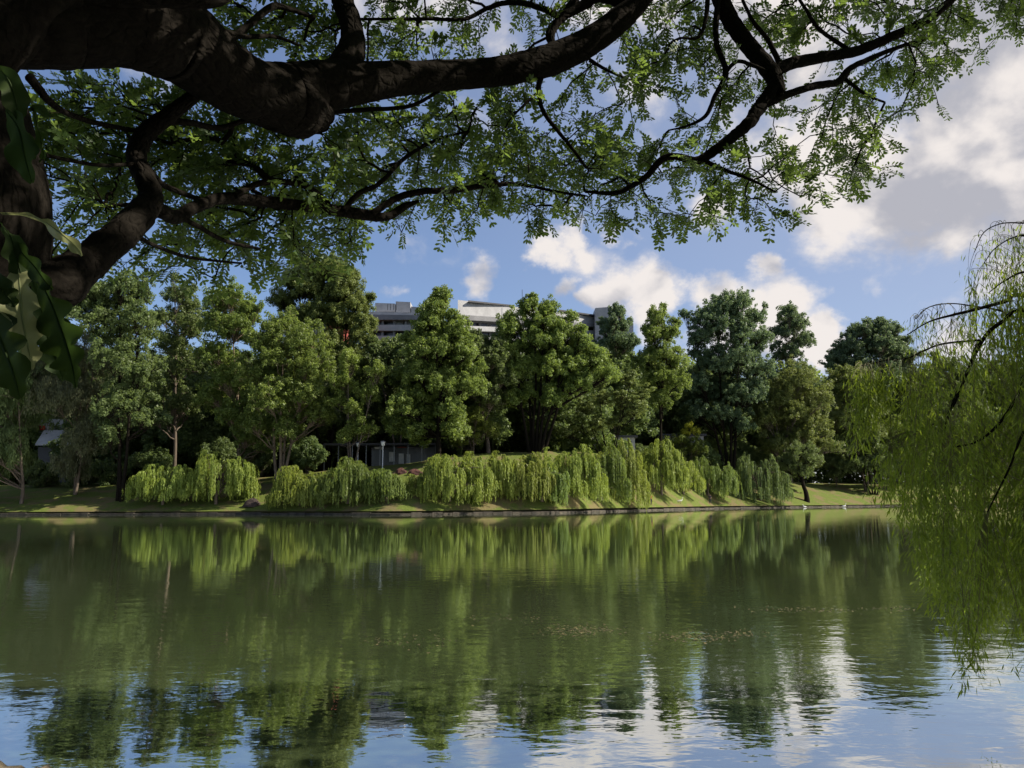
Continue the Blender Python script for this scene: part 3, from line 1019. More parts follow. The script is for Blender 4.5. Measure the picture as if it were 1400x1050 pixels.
def tower_block(label, x0, D0, x1, D1, rows0, rows1, extra=None, name='building'):
    """rows: roof top, band bottom, canopy bottom, window bottom, parapet bottom, dark bottom (photo rows at each end)"""
    g = at((x0 + x1) / 2, 600, (D0 + D1) / 2)
    base = float(land(g[0], g[1]))
    root = thing(name, label, 'building', (g[0], g[1], base))
    loc = (g[0], g[1], base)
    r0, r1 = rows0, rows1
    mb = MB(); slab(mb, x0, r0[1], D0, x1, r1[1], D1, r0[0], r1[0], 18); mb.build('roof_band', M['white_wall'], root, loc)
    mb = MB(); slab(mb, x0, r0[2], D0, x1, r1[2], D1, r0[1] + .05, r1[1] + .05, 18, 1.2); mb.build('canopy', M['grey_wall'], root, loc)
    mb = MB(); slab(mb, x0, 640, D0, x1, 640, D1, r0[2] + .05, r1[2] + .05, 16, -1.6); mb.build('wall', M['dark_glass'], root, loc)
    mb = MB(); slab(mb, x0, r0[4], D0, x1, r1[4], D1, r0[3], r1[3], 1.0, .6); mb.build('parapet', M['white_wall'], root, loc)
    mb = MB(); slab(mb, x0, r0[4] + 14, D0, x1, r1[4] + 14, D1, r0[4] + 7, r1[4] + 7, 1.0, .6); mb.build('parapet', M['white_wall'], root, loc)
    mb = MB(); slab(mb, x0, r0[4] + 30, D0, x1, r1[4] + 30, D1, r0[4] + 22, r1[4] + 22, 1.0, .6); mb.build('parapet', M['white_wall'], root, loc)
    n = max(3, int((x1 - x0) / 14))
    for k in range(n + 1):
        u = (k + .0) / n
        px = x0 + (x1 - x0) * u
        D = D0 + (D1 - D0) * u
        yt = r0[2] + (r1[2] - r0[2]) * u
        p0 = at(px, 640, D - .2)
        p1 = at(px, yt + .3, D - .2)
        mb = MB()
        mb.box(((p0[0] + p1[0]) / 2, D + .4, (p0[2] + p1[2]) / 2), (.55, .8, p1[2] - p0[2]))
        mb.build('column', M['grey_wall'], root, loc)
        if k < n:
            # window panes set between the columns, with mullions
            u2 = (k + .5) / n
            pw = at(x0 + (x1 - x0) * u2, (yt + r0[3]) / 2, D0 + (D1 - D0) * u2)
            wdt = (x1 - x0) / n * D / F
            if k % 3 != 1:
                mb = MB()
                mb.box((pw[0], pw[1] + 1.25, pw[2]), (wdt * .7, .3, 1.0))
                mb.build('window', M['grey_metal'], root, loc)
    return root, loc


bl, loc = tower_block('long white building on the hill, left section with plant rooms on its roof', 505, 196, 585, 192, (426, 430, 437, 444, 452), (428, 431, 437, 444, 452))
for (a_, b_, t_, bt) in ((513, 540, 414, 426), (541, 561, 412, 427), (562, 574, 419, 428), (575, 590, 420, 429)):
    mb = MB(); slab(mb, a_, bt, 198, b_, bt, 198, t_, t_ + 1, 6); mb.build('plant_room', M['white_wall'] if a_ != 562 else M['grey_metal'], bl, loc)
for k in range(4):
    mb = MB()
    p0 = at(530 + k * 4, 424, 195); p1 = at(530 + k * 4, 415, 195)
    mb.box((p0[0], 195, (p0[2] + p1[2]) / 2), (.12, .12, p1[2] - p0[2]))
    mb.build('pipe', M['dark_metal'], bl, loc)
br, loc = tower_block('long white building on the hill, right section with dark canopies along its roof', 626, 190, 818, 226, (410, 430, 437, 445, 452), (433, 443, 447, 452, 457))
for (a_, b_, ya, yb) in ((640, 702, 410.5, 417), (764, 816, 423, 430.5)):
    Da, Db = 190 + (a_ - 626) * 36 / 192, 190 + (b_ - 626) * 36 / 192
    mb = MB(); slab(mb, a_, ya + 2.2, Da, b_, yb + 2.0, Db, ya, yb, 7, 1.6); mb.build('roof_canopy', M['roof_dark'], br, loc)
for (a_, b_, ya, yb) in ((643, 660, 419, 421), (662, 667, 421, 421.6), (671, 684, 422, 423.5), (696, 706, 425, 426), (778, 800, 431, 433.5), (803, 812, 434, 435)):
    Da, Db = 190 + (a_ - 626) * 36 / 192, 190 + (b_ - 626) * 36 / 192
    mb = MB(); slab(mb, a_, ya + 2, Da, b_, yb + 2, Db, ya, yb, .3, .25); mb.build('vent_slot', M['roof_dark'], br, loc)
mb = MB(); slab(mb, 814, 640, 222, 836, 640, 222, 421, 419.5, 10, 2); mb.build('stair_tower', M['white_wall'], br, loc)
mb = MB(); slab(mb, 836.2, 640, 224, 866, 640, 224, 441, 442, 12, 2); mb.build('wing', M['white_wall'], br, loc)
mb = MB()
p0 = at(714, 409, 200); p1 = at(714, 396, 200)
mb.box((p0[0], 200, (p0[2] + p1[2]) / 2 - .5), (.14, .14, p1[2] - p0[2] + 1))
mb.build('antenna', M['grey_metal'], br, loc)
g = at(440, 440, 188)
rb = thing('building', 'red brick corner of a building glimpsed through the dome shaped tree', 'building', (g[0], 188, float(land(g[0], 188))))
loc = tuple(rb.location)
mb = MB(); slab(mb, 446, 640, 188, 470, 640, 188, 437, 438, 12); mb.build('wall', M['red_brick'], rb, loc)
mb = MB(); slab(mb, 404, 640, 192, 446, 640, 190, 425, 430, 12); mb.build('wall', M['white_wall'], rb, loc)
mb = MB(); slab(mb, 400, 431, 190, 480, 432, 187.5, 427, 428, 14, .8); mb.build('roof', M['grey_wall'], rb, loc)

g = at(262, 495, 175)
b3 = thing('building', 'pale building with window bands glimpsed low behind the narrow dark tree on the left', 'building', (g[0], 175, float(land(g[0], 175))))
loc = tuple(b3.location)
mb = MB(); slab(mb, 205, 640, 175, 310, 640, 178, 489, 487, 10); mb.build('wall', M['white_wall'], b3, loc)
for y in (495, 505, 515):
    mb = MB(); slab(mb, 208, y + 4, 175, 308, y + 4, 178, y, y, .5, .2); mb.build('window', M['dark_glass'], b3, loc)

# white roofed house on the left
D = ds(72, 30)
g = ground_at(72, D)
hs_ = thing('house', 'white roofed house with a small red sign, seen through the left trees', 'house', g)
mb = MB()
a0, a1 = at(48, 609, D), at(98, 609, D)
b0, b1 = at(60, 590, D + 5), at(92, 590, D + 5)
mb.hexa([a0, a1, b1, b0], [a0 + [0, 0, .25], a1 + [0, 0, .25], b1 + [0, 0, .25], b0 + [0, 0, .25]])
mb.build('roof', M['white_wall'], hs_, g)
mb = MB(); slab(mb, 52, 660, D + .8, 96, 660, D + .8, 611, 611, 4); mb.build('wall', M['roof_dark'], hs_, g)
mb = MB(); slab(mb, 53, 592, D + 7, 86, 592, D + 7, 573, 573, 3); mb.build('upper_wall', M['white_wall'], hs_, g)
M['red_paint'] = simple('red_paint', (.5, .03, .03), None, 2, .5)
mb = MB(); slab(mb, 53, 588, D + 6.6, 61, 588, D + 6.6, 582, 582, .2); mb.build('sign_panel', M['red_paint'], hs_, g)

# low white pavilion, right of the mound
for (x0, x1, yt, yb, lab) in ((800, 868, 598, 628, 'low white house with a dark railing behind the layered olive tree'), (905, 962, 596, 640, 'white walled low house glimpsed behind the tallest weeping willow')):
    D = ds((x0 + x1) / 2, 27)
    g = ground_at((x0 + x1) / 2, D)
    T('bush', 'leafy bush hiding the front of the ' + ('low white house with the railing' if x0 == 800 else 'white walled house behind the tallest weeping willow'), 'leaf_mid', D - 4, x0 + 30,
      [(x0 + 5, yt + 14, 12), (x0 + 28, yt + 10, 13), (x0 + 48, yt + 18, 12), (x0 + 20, yt + 28, 14)], rc=.7, leafs=70, size=.22, stems=3, tr=.08, airy=.8, extra=1)
    h_ = thing('house', lab, 'house', g)
    mb = MB(); slab(mb, x0, yb + 30, D, x1, yb + 30, D, yt, yt, 5); mb.build('wall', M['white_wall'], h_, g)
    mb = MB(); slab(mb, x0 - 4, yt - .1, D, x1 + 4, yt - .1, D, yt - 3, yt - 3, 6.5, .8); mb.build('roof', M['roof_dark'], h_, g)
    for k in range(4):
        xx = x0 + (k + .5) * (x1 - x0) / 4
        mb = MB(); slab(mb, xx - 4, yt + 14, D, xx + 4, yt + 14, D, yt + 5, yt + 5, .2, .1); mb.build('window', M['dark_glass'], h_, g)
    mb = MB()
    r0, r1 = at(x0, yt + 10, D - 2.5), at(x1, yt + 10, D - 2.5)
    mb.tube([r0, r1], [.05, .05], 5)
    for k in range(12):
        q = r0 + (r1 - r0) * k / 11
        mb.tube([q - [0, 0, 1.1], q], [.03, .03], 4)
    mb.build('railing', M['grey_metal'], h_, g)

# open shelter with posts behind the lamp
D = ds(500, 27)
g = ground_at(500, D)
sh = thing('shelter', 'long dark open shelter with thin posts and a flat roof behind the street lamp', 'shelter', g)
mb = MB(); slab(mb, 442, 609, D, 600, 608, D, 606, 605.4, 5); mb.build('roof', M['roof_dark'], sh, g)
mb = MB(); slab(mb, 508, 655, D + 5, 600, 655, D + 5, 611, 611, .3); mb.build('back_wall', M['dark_glass'], sh, g)
for k in range(9):
    px = 444 + k * 19
    p1 = at(px, 609, D + .3)
    gz = float(land(p1[0], D + .3)) - .3
    mb = MB(); mb.box((p1[0], D + .3, (gz + p1[2]) / 2), (.14, .14, p1[2] - gz)); mb.build('post', M['grey_metal'], sh, g)
for (x0, x1, y0, y1) in ((532, 540, 618, 631), (545, 552, 620, 634), (556, 561, 621, 634), (512, 524, 611, 614)):
    mb = MB(); slab(mb, x0, y1, D + 4.6, x1, y1, D + 4.6, y0, y0, .15); mb.build('window', M['white_paint'], sh, g)
mb = MB(); slab(mb, 543, 612, D + 4.5, 556, 612, D + 4.5, 608, 608, .2); mb.build('sign_panel', M['red_brick'], sh, g)

# parked white car on the left
def car(px, Y, label):
    g = ground_at(px, Y)
    root = thing('parked_car', label, 'car', g)
    L, Wd = 4.3, 1.75
    prof = [(-2.15, .35), (-2.15, .85), (-1.75, .95), (-1.2, 1.0), (-.6, 1.42), (.7, 1.45), (1.35, 1.02), (2.05, .88), (2.15, .6), (2.12, .35)]
    mb = MB()
    n = len(prof)
    V_, q = [], []
    for s_, y in ((0, -Wd / 2), (1, Wd / 2)):
        for (x, z) in prof:
            V_.append((x, y * (.82 if z > 1.1 else 1), z))
    for i in range(n):
        j = (i + 1) % n
        q.append([i, j, n + j, n + i])
    for i in range(0, n // 2 - 0):
        pass
    # sides as quads from the sill line up
    for s_ in (0, 1):
        for i in range(1, n - 1):
            lo = len(V_)
            xa, za = prof[i - 1 + 0]
            x0_, z0_ = prof[i]
            x1_, z1_ = prof[min(i + 1, n - 1)]
            y = (-Wd / 2, Wd / 2)[s_]
            f0 = .82 if z0_ > 1.1 else 1
            f1 = .82 if z1_ > 1.1 else 1
            V_ += [(x0_, y, .35), (x1_, y, .35), (x1_, y * f1, z1_), (x0_, y * f0, z0_)]
            q.append([lo, lo + 1, lo + 2, lo + 3])
    V_ = [(v[0] + g[0], v[1] + g[1], v[2] + g[2]) for v in V_]
    mb.add(V_, q)
    mb.build('body', M['white_paint'], root, g)
    for x0_, x1_ in ((-1.0, -.1), (0, .95)):
        mb = MB(); mb.hexa([(g[0] + x0_, g[1] - Wd / 2 - .01, g[2] + 1.0), (g[0] + x1_, g[1] - Wd / 2 - .01, g[2] + 1.0), (g[0] + x1_, g[1] - Wd / 2 + .1, g[2] + 1.0), (g[0] + x0_, g[1] - Wd / 2 + .1, g[2] + 1.0)],
                           [(g[0] + x0_ + .3, g[1] - Wd / 2 * .85, g[2] + 1.36), (g[0] + x1_ - .2, g[1] - Wd / 2 * .85, g[2] + 1.36), (g[0] + x1_ - .2, g[1] - Wd / 2 * .8, g[2] + 1.36), (g[0] + x0_ + .3, g[1] - Wd / 2 * .8, g[2] + 1.36)])
        mb.build('window', M['dark_glass'], root, g)
    for x in (-1.35, 1.35):
        for y in (-.8, .8):
            mb = MB(); mb.tube([(g[0] + x, g[1] + y - .1, g[2] + .32), (g[0] + x, g[1] + y + .1, g[2] + .32)], [.32, .32], 14)
            mb.build('wheel', M['dark_metal'], root, g)
    return root


c_ = car(208, ds(208, 30), 'small white car parked under the trees behind the bright weeping willow')

# lamps
def lamp(px, ybase, ytop, D, label):
    b0 = at(px, ybase, D)
    b0[2] = float(land(b0[0], D)) - .05
    t1 = at(px, ytop, D)
    H = t1[2] - b0[2]
    root = thing('street_lamp', label, 'street lamp', b0, 'park lamps on the far bank')
    mb = MB(); mb.tube([b0, b0 + [0, 0, .5], b0 + [0, 0, .52], b0 + [0, 0, H - .75]], [.12, .1, .065, .055], 8); mb.build('pole', M['white_paint'], root, b0)
    mb = MB(); mb.tube([b0 + [0, 0, H - .75], b0 + [0, 0, H - .6], b0 + [0, 0, H - .15]], [.12, .26, .32], 10); mb.build('lantern', M['white_paint'], root, b0)
    mb = MB(); mb.tube([b0 + [0, 0, H - .15], b0 + [0, 0, H - .05], b0 + [0, 0, H + .05]], [.4, .38, .1], 10); mb.build('lamp_cap', M['grey_metal'], root, b0)
    return root


lamp(523, 640, 603, ds(523, 14), 'pale park lamp with a square lantern in front of the open shelter')
lamp(333, 632, 605, ds(333, 26), 'small park lamp behind the right end of the bright weeping willow')
lamp(489, 640, 605, ds(489, 20), 'thin park lamp left of the pale park lamp by the shelter')

# rocks
M['rock_dark'] = simple('rock_dark', (.025, .018, .016), (.06, .042, .035), 1.5, .95, .06, 4)
M['rock_red'] = simple('rock_red', (.09, .038, .028), (.05, .024, .02), 1.5, .95, .06, 4)


def rock(px, py, D, w_, h_, label, mname='rock_dark', lean=0.0):
    g = at(px, py, D)
    g[2] = float(land(g[0], D)) - .1
    mb = MB()
    n, k = 12, 8
    V_ = []
    for i in range(k):
        th = i / (k - 1) * PI / 2
        for j in range(n):
            ph = 2 * PI * j / n
            r = 1 + .18 * math.sin(ph * 2 + px) + .12 * math.sin(ph * 3 + i) + rng.normal(0, .04)
            V_.append(g + np.array([math.cos(ph) * math.cos(th) * w_ / 2 * r + lean * math.sin(th), math.sin(ph) * math.cos(th) * w_ * .35 * r, math.sin(th) * h_ * (1 + .1 * math.sin(ph * 2))]))
    q = [[i * n + j, i * n + (j + 1) % n, (i + 1) * n + (j + 1) % n, (i + 1) * n + j] for i in range(k - 1) for j in range(n)]
    mb.add(V_, q)
    o = mb.build('boulder', M[mname], None, g)
    o.location = tuple(g.tolist())
    tag(o, label, 'rock')


T('broadleaf_tree', 'dark feathery tree top below the left section of the white building', 'leaf_dark', ds(548, 34), 548,
  [(530, 480, 14), (550, 478, 13), (540, 490, 20), (515, 480, 14), (570, 470, 10), (525, 510, 20), (555, 510, 20)], rc=.8, leafs=80, size=.27, airy=1, stems=2, tr=.3, extra=2)
rock(342, 694, ds(342, 1.8), 2.3, 1.15, 'dark wedge shaped boulder on the grass between the two left willow clumps', lean=.35)
rock(567, 650, ds(567, 12), 1.9, .8, 'flat reddish boulder on the slope, right of the two red rocks', 'rock_red')
rock(548, 645, ds(548, 13), 1.5, .9, 'small reddish boulder on the slope, left of the two red rocks', 'rock_red')
rock(104, 662, ds(104, 20), .9, .35, 'small grey stone at the back edge of the left lawn', 'stone_pale')

# white birds by the water
M['feather'] = simple('feather', (.75, .74, .70), None, 4, .8)


def bird(px, py, D, label, z=None, s=1.0, heading=0.0):
    g = at(px, py, D)
    g[2] = float(land(g[0], D)) if z is None else z
    root = thing('bird', label, 'bird', g, 'white birds at the water edge')
    cx, sy = math.cos(heading), math.sin(heading)
    def L(x, z_):
        return g + np.array([x * cx, x * sy, z_]) * s
    mb = MB()
    up = .30 if z is None else .10
    pth, rad = spline([L(-.42, up + .02), L(-.2, up + .06), L(.05, up + .08), L(.22, up + .16), L(.26, up + .32), L(.24, up + .42), L(.32, up + .47), L(.38, up + .45)], [.015, .10, .14, .08, .035, .03, .05, .02], 4)
    mb.tube(pth, rad, 10)
    mb.build('body', M['feather'], root, g)
    mb = MB(); mb.tube([L(.37, up + .455), L(.5, up + .43)], [.018, .004], 5); mb.build('beak', M['bark_dark'], root, g)
    if z is None:
        for dy in (-.04, .04):
            mb = MB(); q = L(.02, up + .02); e = L(.03, 0); q[1] += dy; e[1] += dy
            mb.tube([q, e], [.014, .01], 5); mb.build('leg', M['bark_dark'], root, g)


bird(930, 686, ds(930, .8), 'white bird standing on the bank between the two people', s=1.5)
bird(1154, 690, ds(1154, -1.2), 'white bird on the water at the foot of the right hand lawn', z=0.0, s=1.3)
bird(1100, 692, ds(1100, -.9), 'white bird on the water below the leaning flared trunk', z=0.0, s=1.1, heading=PI)


# people
M['red_shirt'] = simple('red_shirt', (.35, .03, .03), None, 4, .9)
M['dark_shirt'] = simple('dark_shirt', (.04, .04, .05), None, 4, .9)
M['grey_shirt'] = simple('grey_shirt', (.18, .17, .15), None, 4, .9)
M['skin'] = simple('skin', (.30, .17, .11), None, 4, .7)
M['hair'] = simple('hair', (.015, .012, .01), None, 4, .7)


def person(px, D, label, H, shirt, trousers, turn=0.0, bend=0.0):
    g = at(px, 690, D)
    g[2] = float(land(g[0], D))
    root = thing('person', label, 'person', g)
    ct, st = math.cos(turn), math.sin(turn)
    k = H / 1.7

    def W_(x, y, z):
        y = y + bend * max(0, z - .9)
        return g + k * np.array([x * ct - y * st, x * st + y * ct, z])
    # one continuous skinned body
    J = dict(pel=(0, 0, .93), wa=(0, 0, 1.08), ch=(0, .01, 1.30), ne=(0, .01, 1.45), he=(0, -.02, 1.56), ht=(0, -.01, 1.67),
             shl=(-.17, 0, 1.38), ell=(-.24, .03, 1.12), wrl=(-.22, -.10, .90), hal=(-.21, -.13, .82),
             shr=(.17, 0, 1.38), elr=(.25, .04, 1.13), wrr=(.20, -.16, 1.02), har=(.18, -.22, .99),
             hil=(-.09, 0, .88), knl=(-.10, -.03, .50), anl=(-.11, .02, .09), tol=(-.12, -.14, .04),
             hir=(.09, 0, .88), knr=(.11, .0, .50), anr=(.13, .05, .09), tor=(.14, -.11, .04))
    rad = dict(pel=.14, wa=.125, ch=.15, ne=.055, he=.092, ht=.07, shl=.062, ell=.042, wrl=.03, hal=.034, shr=.062, elr=.042, wrr=.03, har=.034,
               hil=.09, knl=.06, anl=.042, tol=.035, hir=.09, knr=.06, anr=.042, tor=.035)
    E = [('pel', 'wa'), ('wa', 'ch'), ('ch', 'ne'), ('ne', 'he'), ('he', 'ht'), ('ch', 'shl'), ('shl', 'ell'), ('ell', 'wrl'), ('wrl', 'hal'), ('ch', 'shr'), ('shr', 'elr'), ('elr', 'wrr'), ('wrr', 'har'),
         ('pel', 'hil'), ('hil', 'knl'), ('knl', 'anl'), ('anl', 'tol'), ('pel', 'hir'), ('hir', 'knr'), ('knr', 'anr'), ('anr', 'tor')]
    names = list(J)

    def skin(nm, keep, infl, material, sub=2):
        ed = [e for e in E if e[0] in keep and e[1] in keep]
        idx = {n_: i for i, n_ in enumerate([n_ for n_ in names if n_ in keep])}
        me = bpy.data.meshes.new(nm)
        me.from_pydata([tuple(W_(*J[n_]) - g) for n_ in idx], [(idx[a1_], idx[b1_]) for a1_, b1_ in ed], [])
        o = bpy.data.objects.new(nm, me)
        COL.objects.link(o)
        o.parent = root
        md = o.modifiers.new('skin', 'SKIN')
        for n_, i in idx.items():
            sv = me.skin_vertices[0].data[i]
            sv.radius = ((rad[n_] + infl) * k, (rad[n_] + infl) * k * (.8 if n_ in ('ch', 'wa', 'pel') else 1))
            sv.use_root = n_ == 'pel' or (n_ == keep[0] and 'pel' not in keep)
        o.modifiers.new('sub', 'SUBSURF').levels = sub
        o.modifiers['sub'].render_levels = sub
        me.materials.append(material)
        return o
    if not bpy.app.background or True:
        skin('body', names, 0, M['skin'])
        skin('shirt', ['wa', 'pel', 'ch', 'shl', 'ell', 'shr', 'elr'], .016, shirt)
        skin('trousers', ['pel', 'hil', 'knl', 'anl', 'hir', 'knr', 'anr'], .014, trousers)
    # hair as a cap
    mb = MB()
    hc = W_(0, .015, 1.60)
    V_, n, kk = [], 12, 5
    for i in range(kk):
        th = -.15 + i / (kk - 1) * (PI / 2 + .1)
        for j in range(n):
            ph = 2 * PI * j / n
            V_.append(hc + k * .108 * np.array([math.cos(ph) * math.cos(th), math.sin(ph) * math.cos(th) + .02, math.sin(th)]))
    mb.add(V_, [[i * n + j, i * n + (j + 1) % n, (i + 1) * n + (j + 1) % n, (i + 1) * n + j] for i in range(kk - 1) for j in range(n)])
    mb.build('hair', M['hair'], root, g)
    # fingers, small as they are from here
    for hn, sx in (('hal', -1), ('har', 1)):
        hx = J[hn]
        for f_ in range(5):
            mb = MB()
            dx = (f_ - 2) * .014
            ln = (.05, .07, .075, .07, .055)[f_]
            mb.tube([W_(hx[0] + dx, hx[1], hx[2]), W_(hx[0] + dx * 1.2, hx[1] - .02, hx[2] - ln * .6), W_(hx[0] + dx * 1.2, hx[1] - .04, hx[2] - ln)], [.009, .008, .006], 5)
            mb.build('finger', M['skin'], root, g)


person(890, ds(890, .55), 'person in a red top standing on the bank under the tallest weeping willow', 1.85, M['red_shirt'], M['dark_shirt'], .3)
person(971, ds(971, .6), 'person in dark clothes standing on the bank under the darker weeping willow', 1.85, M['dark_shirt'], M['dark_shirt'], -.4)
# ---------------------------------------------------------------- the big rain tree overhead
RT = thing('rain_tree', 'huge dark rain tree with thick limbs and feathery leaves hanging over the lake', 'tree', (-3.9, 2.7, .25))
RL = (-3.9, 2.7, .25)
SKEL = []          # (point, radius) samples twigs may grow from


def limb(nm, pts, seg=10, n=7, rough=.05, skel=True, material='bark_big', tipr=None):
    """pts: (px, py, radius px, depth)"""
    P = np.array([at(x, y, d) for x, y, r, d in pts])
    R = np.array([r * d / F for x, y, r, d in pts])
    pth, rad = spline(P, R, n)
    amp = np.clip(rad * .05, 0, .003)[:, None]
    jit = rng.normal(0, 1, pth.shape) * amp
    jit[0] = 0
    pth = pth + jit
    mb = MB()
    mb.tube(pth, rad, seg, rough)
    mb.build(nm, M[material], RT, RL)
    if skel:
        for p_, r_ in zip(pth[2:], rad[2:]):
            SKEL.append((p_, r_))
    return pth, rad


limb('trunk', [(-900, 1330, 330, 2.7), (-640, 1000, 220, 2.8), (-380, 700, 165, 2.95), (-150, 470, 120, 3.1), (-62, 330, 118, 3.15), (-72, 210, 118, 3.2), (-105, 90, 110, 3.2), (-110, 20, 95, 3.25), (-60, -60, 90, 3.3)], 40, 10, .015, skel=False)
limb('limb', [(-110, -10, 100, 3.25), (-20, 5, 92, 3.3), (70, 20, 76, 3.4), (160, 28, 66, 3.6), (235, 50, 62, 3.9), (300, 98, 50, 4.2), (355, 128, 44, 4.5), (400, 142, 46, 4.75), (428, 158, 34, 4.9), (436, 176, 14, 4.95)], 36, 10, .02)
limb('limb', [(360, 118, 34, 4.55), (410, 122, 38, 4.75), (460, 115, 35, 4.9), (520, 110, 27, 5.1), (600, 104, 22, 5.4), (680, 98, 21, 5.7), (745, 84, 23, 5.9), (800, 60, 21, 6.05), (845, 28, 19, 6.2), (880, -10, 18, 6.3), (915, -70, 17, 6.4), (945, -110, 16, 6.45), (968, -60, 14, 6.5), (978, -20, 13, 6.5), (1000, 30, 12.5, 6.5), (1030, 70, 12.5, 6.5), (1055, 100, 13, 6.5), (1064, 122, 10, 6.45), (1066, 130, 5, 6.45)], 20, 8, .02)
limb('limb', [(430, 135, 22, 4.9), (462, 108, 27, 4.95), (478, 75, 22, 5.0), (482, 45, 17, 5.05), (472, 10, 16, 5.1), (455, -30, 17, 5.1), (420, -90, 16, 5.1), (380, -200, 13, 5.2)], 18, 8, .02)
limb('limb', [(-30, 60, 60, 3.2), (80, -20, 40, 3.25), (180, -14, 24, 3.35), (265, 0, 13, 3.5), (310, -8, 11, 3.6), (380, -60, 9, 3.8)], 18, 8, .02)
limb('limb', [(860, 5, 10, 6.2), (820, -5, 9, 6.2), (800, 6, 8, 6.2), (768, 24, 7, 6.15), (755, 45, 5, 6.1), (757, 66, 4, 6.0)], 8)
# the elbow branch on the left
limb('limb', [(-60, 330, 60, 3.15), (10, 385, 46, 3.2), (70, 392, 38, 3.3), (115, 362, 27, 3.45), (160, 325, 23, 3.6), (190, 296, 21, 3.75), (206, 272, 17, 3.85), (197, 240, 14, 3.9), (186, 215, 14, 4.0), (198, 185, 14, 4.1), (228, 160, 12, 4.15), (262, 134, 10, 4.2), (295, 105, 10, 4.25)], 20, 8, .03)
limb('limb', [(198, 270, 14, 3.85), (215, 285, 11, 3.9), (240, 297, 10, 4.1), (265, 284, 9, 4.3), (300, 272, 8.5, 4.6), (340, 273, 8.5, 4.9), (400, 280, 8, 5.2), (455, 287, 8, 5.5), (500, 294, 8, 5.7), (530, 296, 6, 5.8), (552, 283, 5.5, 5.9), (572, 275, 2, 5.95)], 14, 7)
limb('branch', [(508, 293, 5, 5.7), (540, 272, 5, 5.8), (575, 262, 5, 5.9), (620, 260, 4.5, 6.0), (660, 254, 4, 6.1), (710, 252, 3, 6.2), (760, 262, 2, 6.3), (800, 268, 2, 6.4)], 8)
limb('branch', [(1058, 120, 10, 6.45), (1040, 145, 10, 6.45), (1022, 170, 9, 6.4), (998, 190, 8, 6.4), (968, 212, 7, 6.4), (950, 220, 6, 6.4), (925, 214, 5, 6.4), (905, 218, 5, 6.4), (885, 240, 4.5, 6.4), (862, 255, 4, 6.4), (840, 264, 3.5, 6.4), (800, 262, 2, 6.4)], 12)
limb('branch', [(1052, 100, 10, 6.5), (1085, 86, 9, 6.6), (1125, 78, 8, 6.7), (1170, 70, 7.5, 6.8), (1215, 52, 7, 6.9), (1255, 34, 6.5, 7.0), (1285, 14, 6, 7.0), (1310, -12, 6, 7.1), (1350, -70, 5, 7.2)], 12)
limb('branch', [(1048, 140, 8, 6.45), (1080, 128, 5.5, 6.5), (1115, 117, 5.5, 6.6), (1145, 112, 5, 6.7), (1160, 95, 4.5, 6.75), (1190, 80, 4, 6.8), (1230, 64, 3, 6.9), (1270, 52, 2, 7.0)], 10)
limb('branch', [(985, -20, 4.5, 6.5), (980, 20, 4.5, 6.4), (980, 60, 4.2, 6.35), (992, 98, 4, 6.3), (978, 130, 3.6, 6.3), (965, 158, 3, 6.3), (940, 172, 1.8, 6.3), (915, 178, 1.2, 6.3)], 7)
limb('branch', [(991, 100, 3.2, 6.3), (1008, 84, 3, 6.35), (1030, 90, 3, 6.4), (1048, 98, 3, 6.45)], 7)
limb('branch', [(968, -30, 4, 6.4), (966, 20, 3.6, 6.35), (955, 50, 2.6, 6.3), (930, 52, 1.8, 6.25)], 6)
limb('branch', [(958, 218, 4, 6.4), (990, 232, 3, 6.3), (1025, 245, 2.2, 6.2), (1060, 262, 1.5, 6.1)], 6)
limb('branch', [(295, 70, 6, 4.1), (318, 52, 5.5, 4.3), (345, 30, 5.5, 4.5), (372, 9, 5.5, 4.7), (395, 12, 4, 4.8), (430, 24, 3, 5.0)], 8)
limb('branch', [(283, 55, 5, 4.1), (303, 43, 4.5, 4.2), (335, 50, 4, 4.4), (375, 50, 3, 4.7), (410, 62, 2, 4.9)], 8)
limb('branch', [(800, 55, 5, 6.1), (765, 68, 5, 6.05), (750, 46, 5, 6.1), (768, 22, 5.5, 6.2), (790, -6, 6, 6.3)], 8)
limb('branch', [(760, 20, 5, 6.1), (725, 6, 4.5, 6.1), (690, 4, 4, 6.1), (665, 12, 3.6, 6.1), (635, 26, 3, 6.0), (590, 26, 2.5, 5.9), (540, 26, 2.2, 5.7), (490, 26, 2, 5.5)], 7)
limb('branch', [(742, 95, 5, 5.9), (736, 122, 4, 5.85), (742, 150, 3.4, 5.8), (760, 176, 3, 5.8), (780, 200, 2.4, 5.8), (802, 230, 2, 5.9)], 7)
limb('branch', [(738, 124, 2.6, 5.85), (718, 142, 2.2, 5.8), (700, 160, 1.4, 5.8)], 6)
limb('branch', [(806, 82, 3, 6.1), (830, 96, 2.2, 6.1), (858, 108, 1.4, 6.1)], 6)
limb('branch', [(40, 105, 7, 3.3), (75, 145, 5, 3.5), (120, 165, 4, 3.8), (165, 175, 3.6, 4.0), (205, 182, 3, 4.1)], 8)
limb('branch', [(62, 212, 3, 3.3), (100, 220, 3, 3.5), (140, 226, 2.6, 3.7), (185, 224, 3, 3.9)], 7)
limb('branch', [(220, 165, 6, 4.15), (262, 168, 5, 4.3), (300, 175, 4.5, 4.5), (340, 165, 3.5, 4.7), (385, 178, 3, 4.9), (440, 182, 2, 5.1)], 8)
limb('branch', [(400, 165, 4, 4.8), (430, 155, 4, 5.0), (500, 150, 3.4, 5.3), (560, 145, 3, 5.5), (600, 125, 2.6, 5.6)], 7)
limb('branch', [(206, 235, 5, 3.9), (222, 252, 4.5, 4.1), (252, 265, 4, 4.3), (290, 278, 3.5, 4.6), (240, 300, 1, 4.6)][:4], 7)
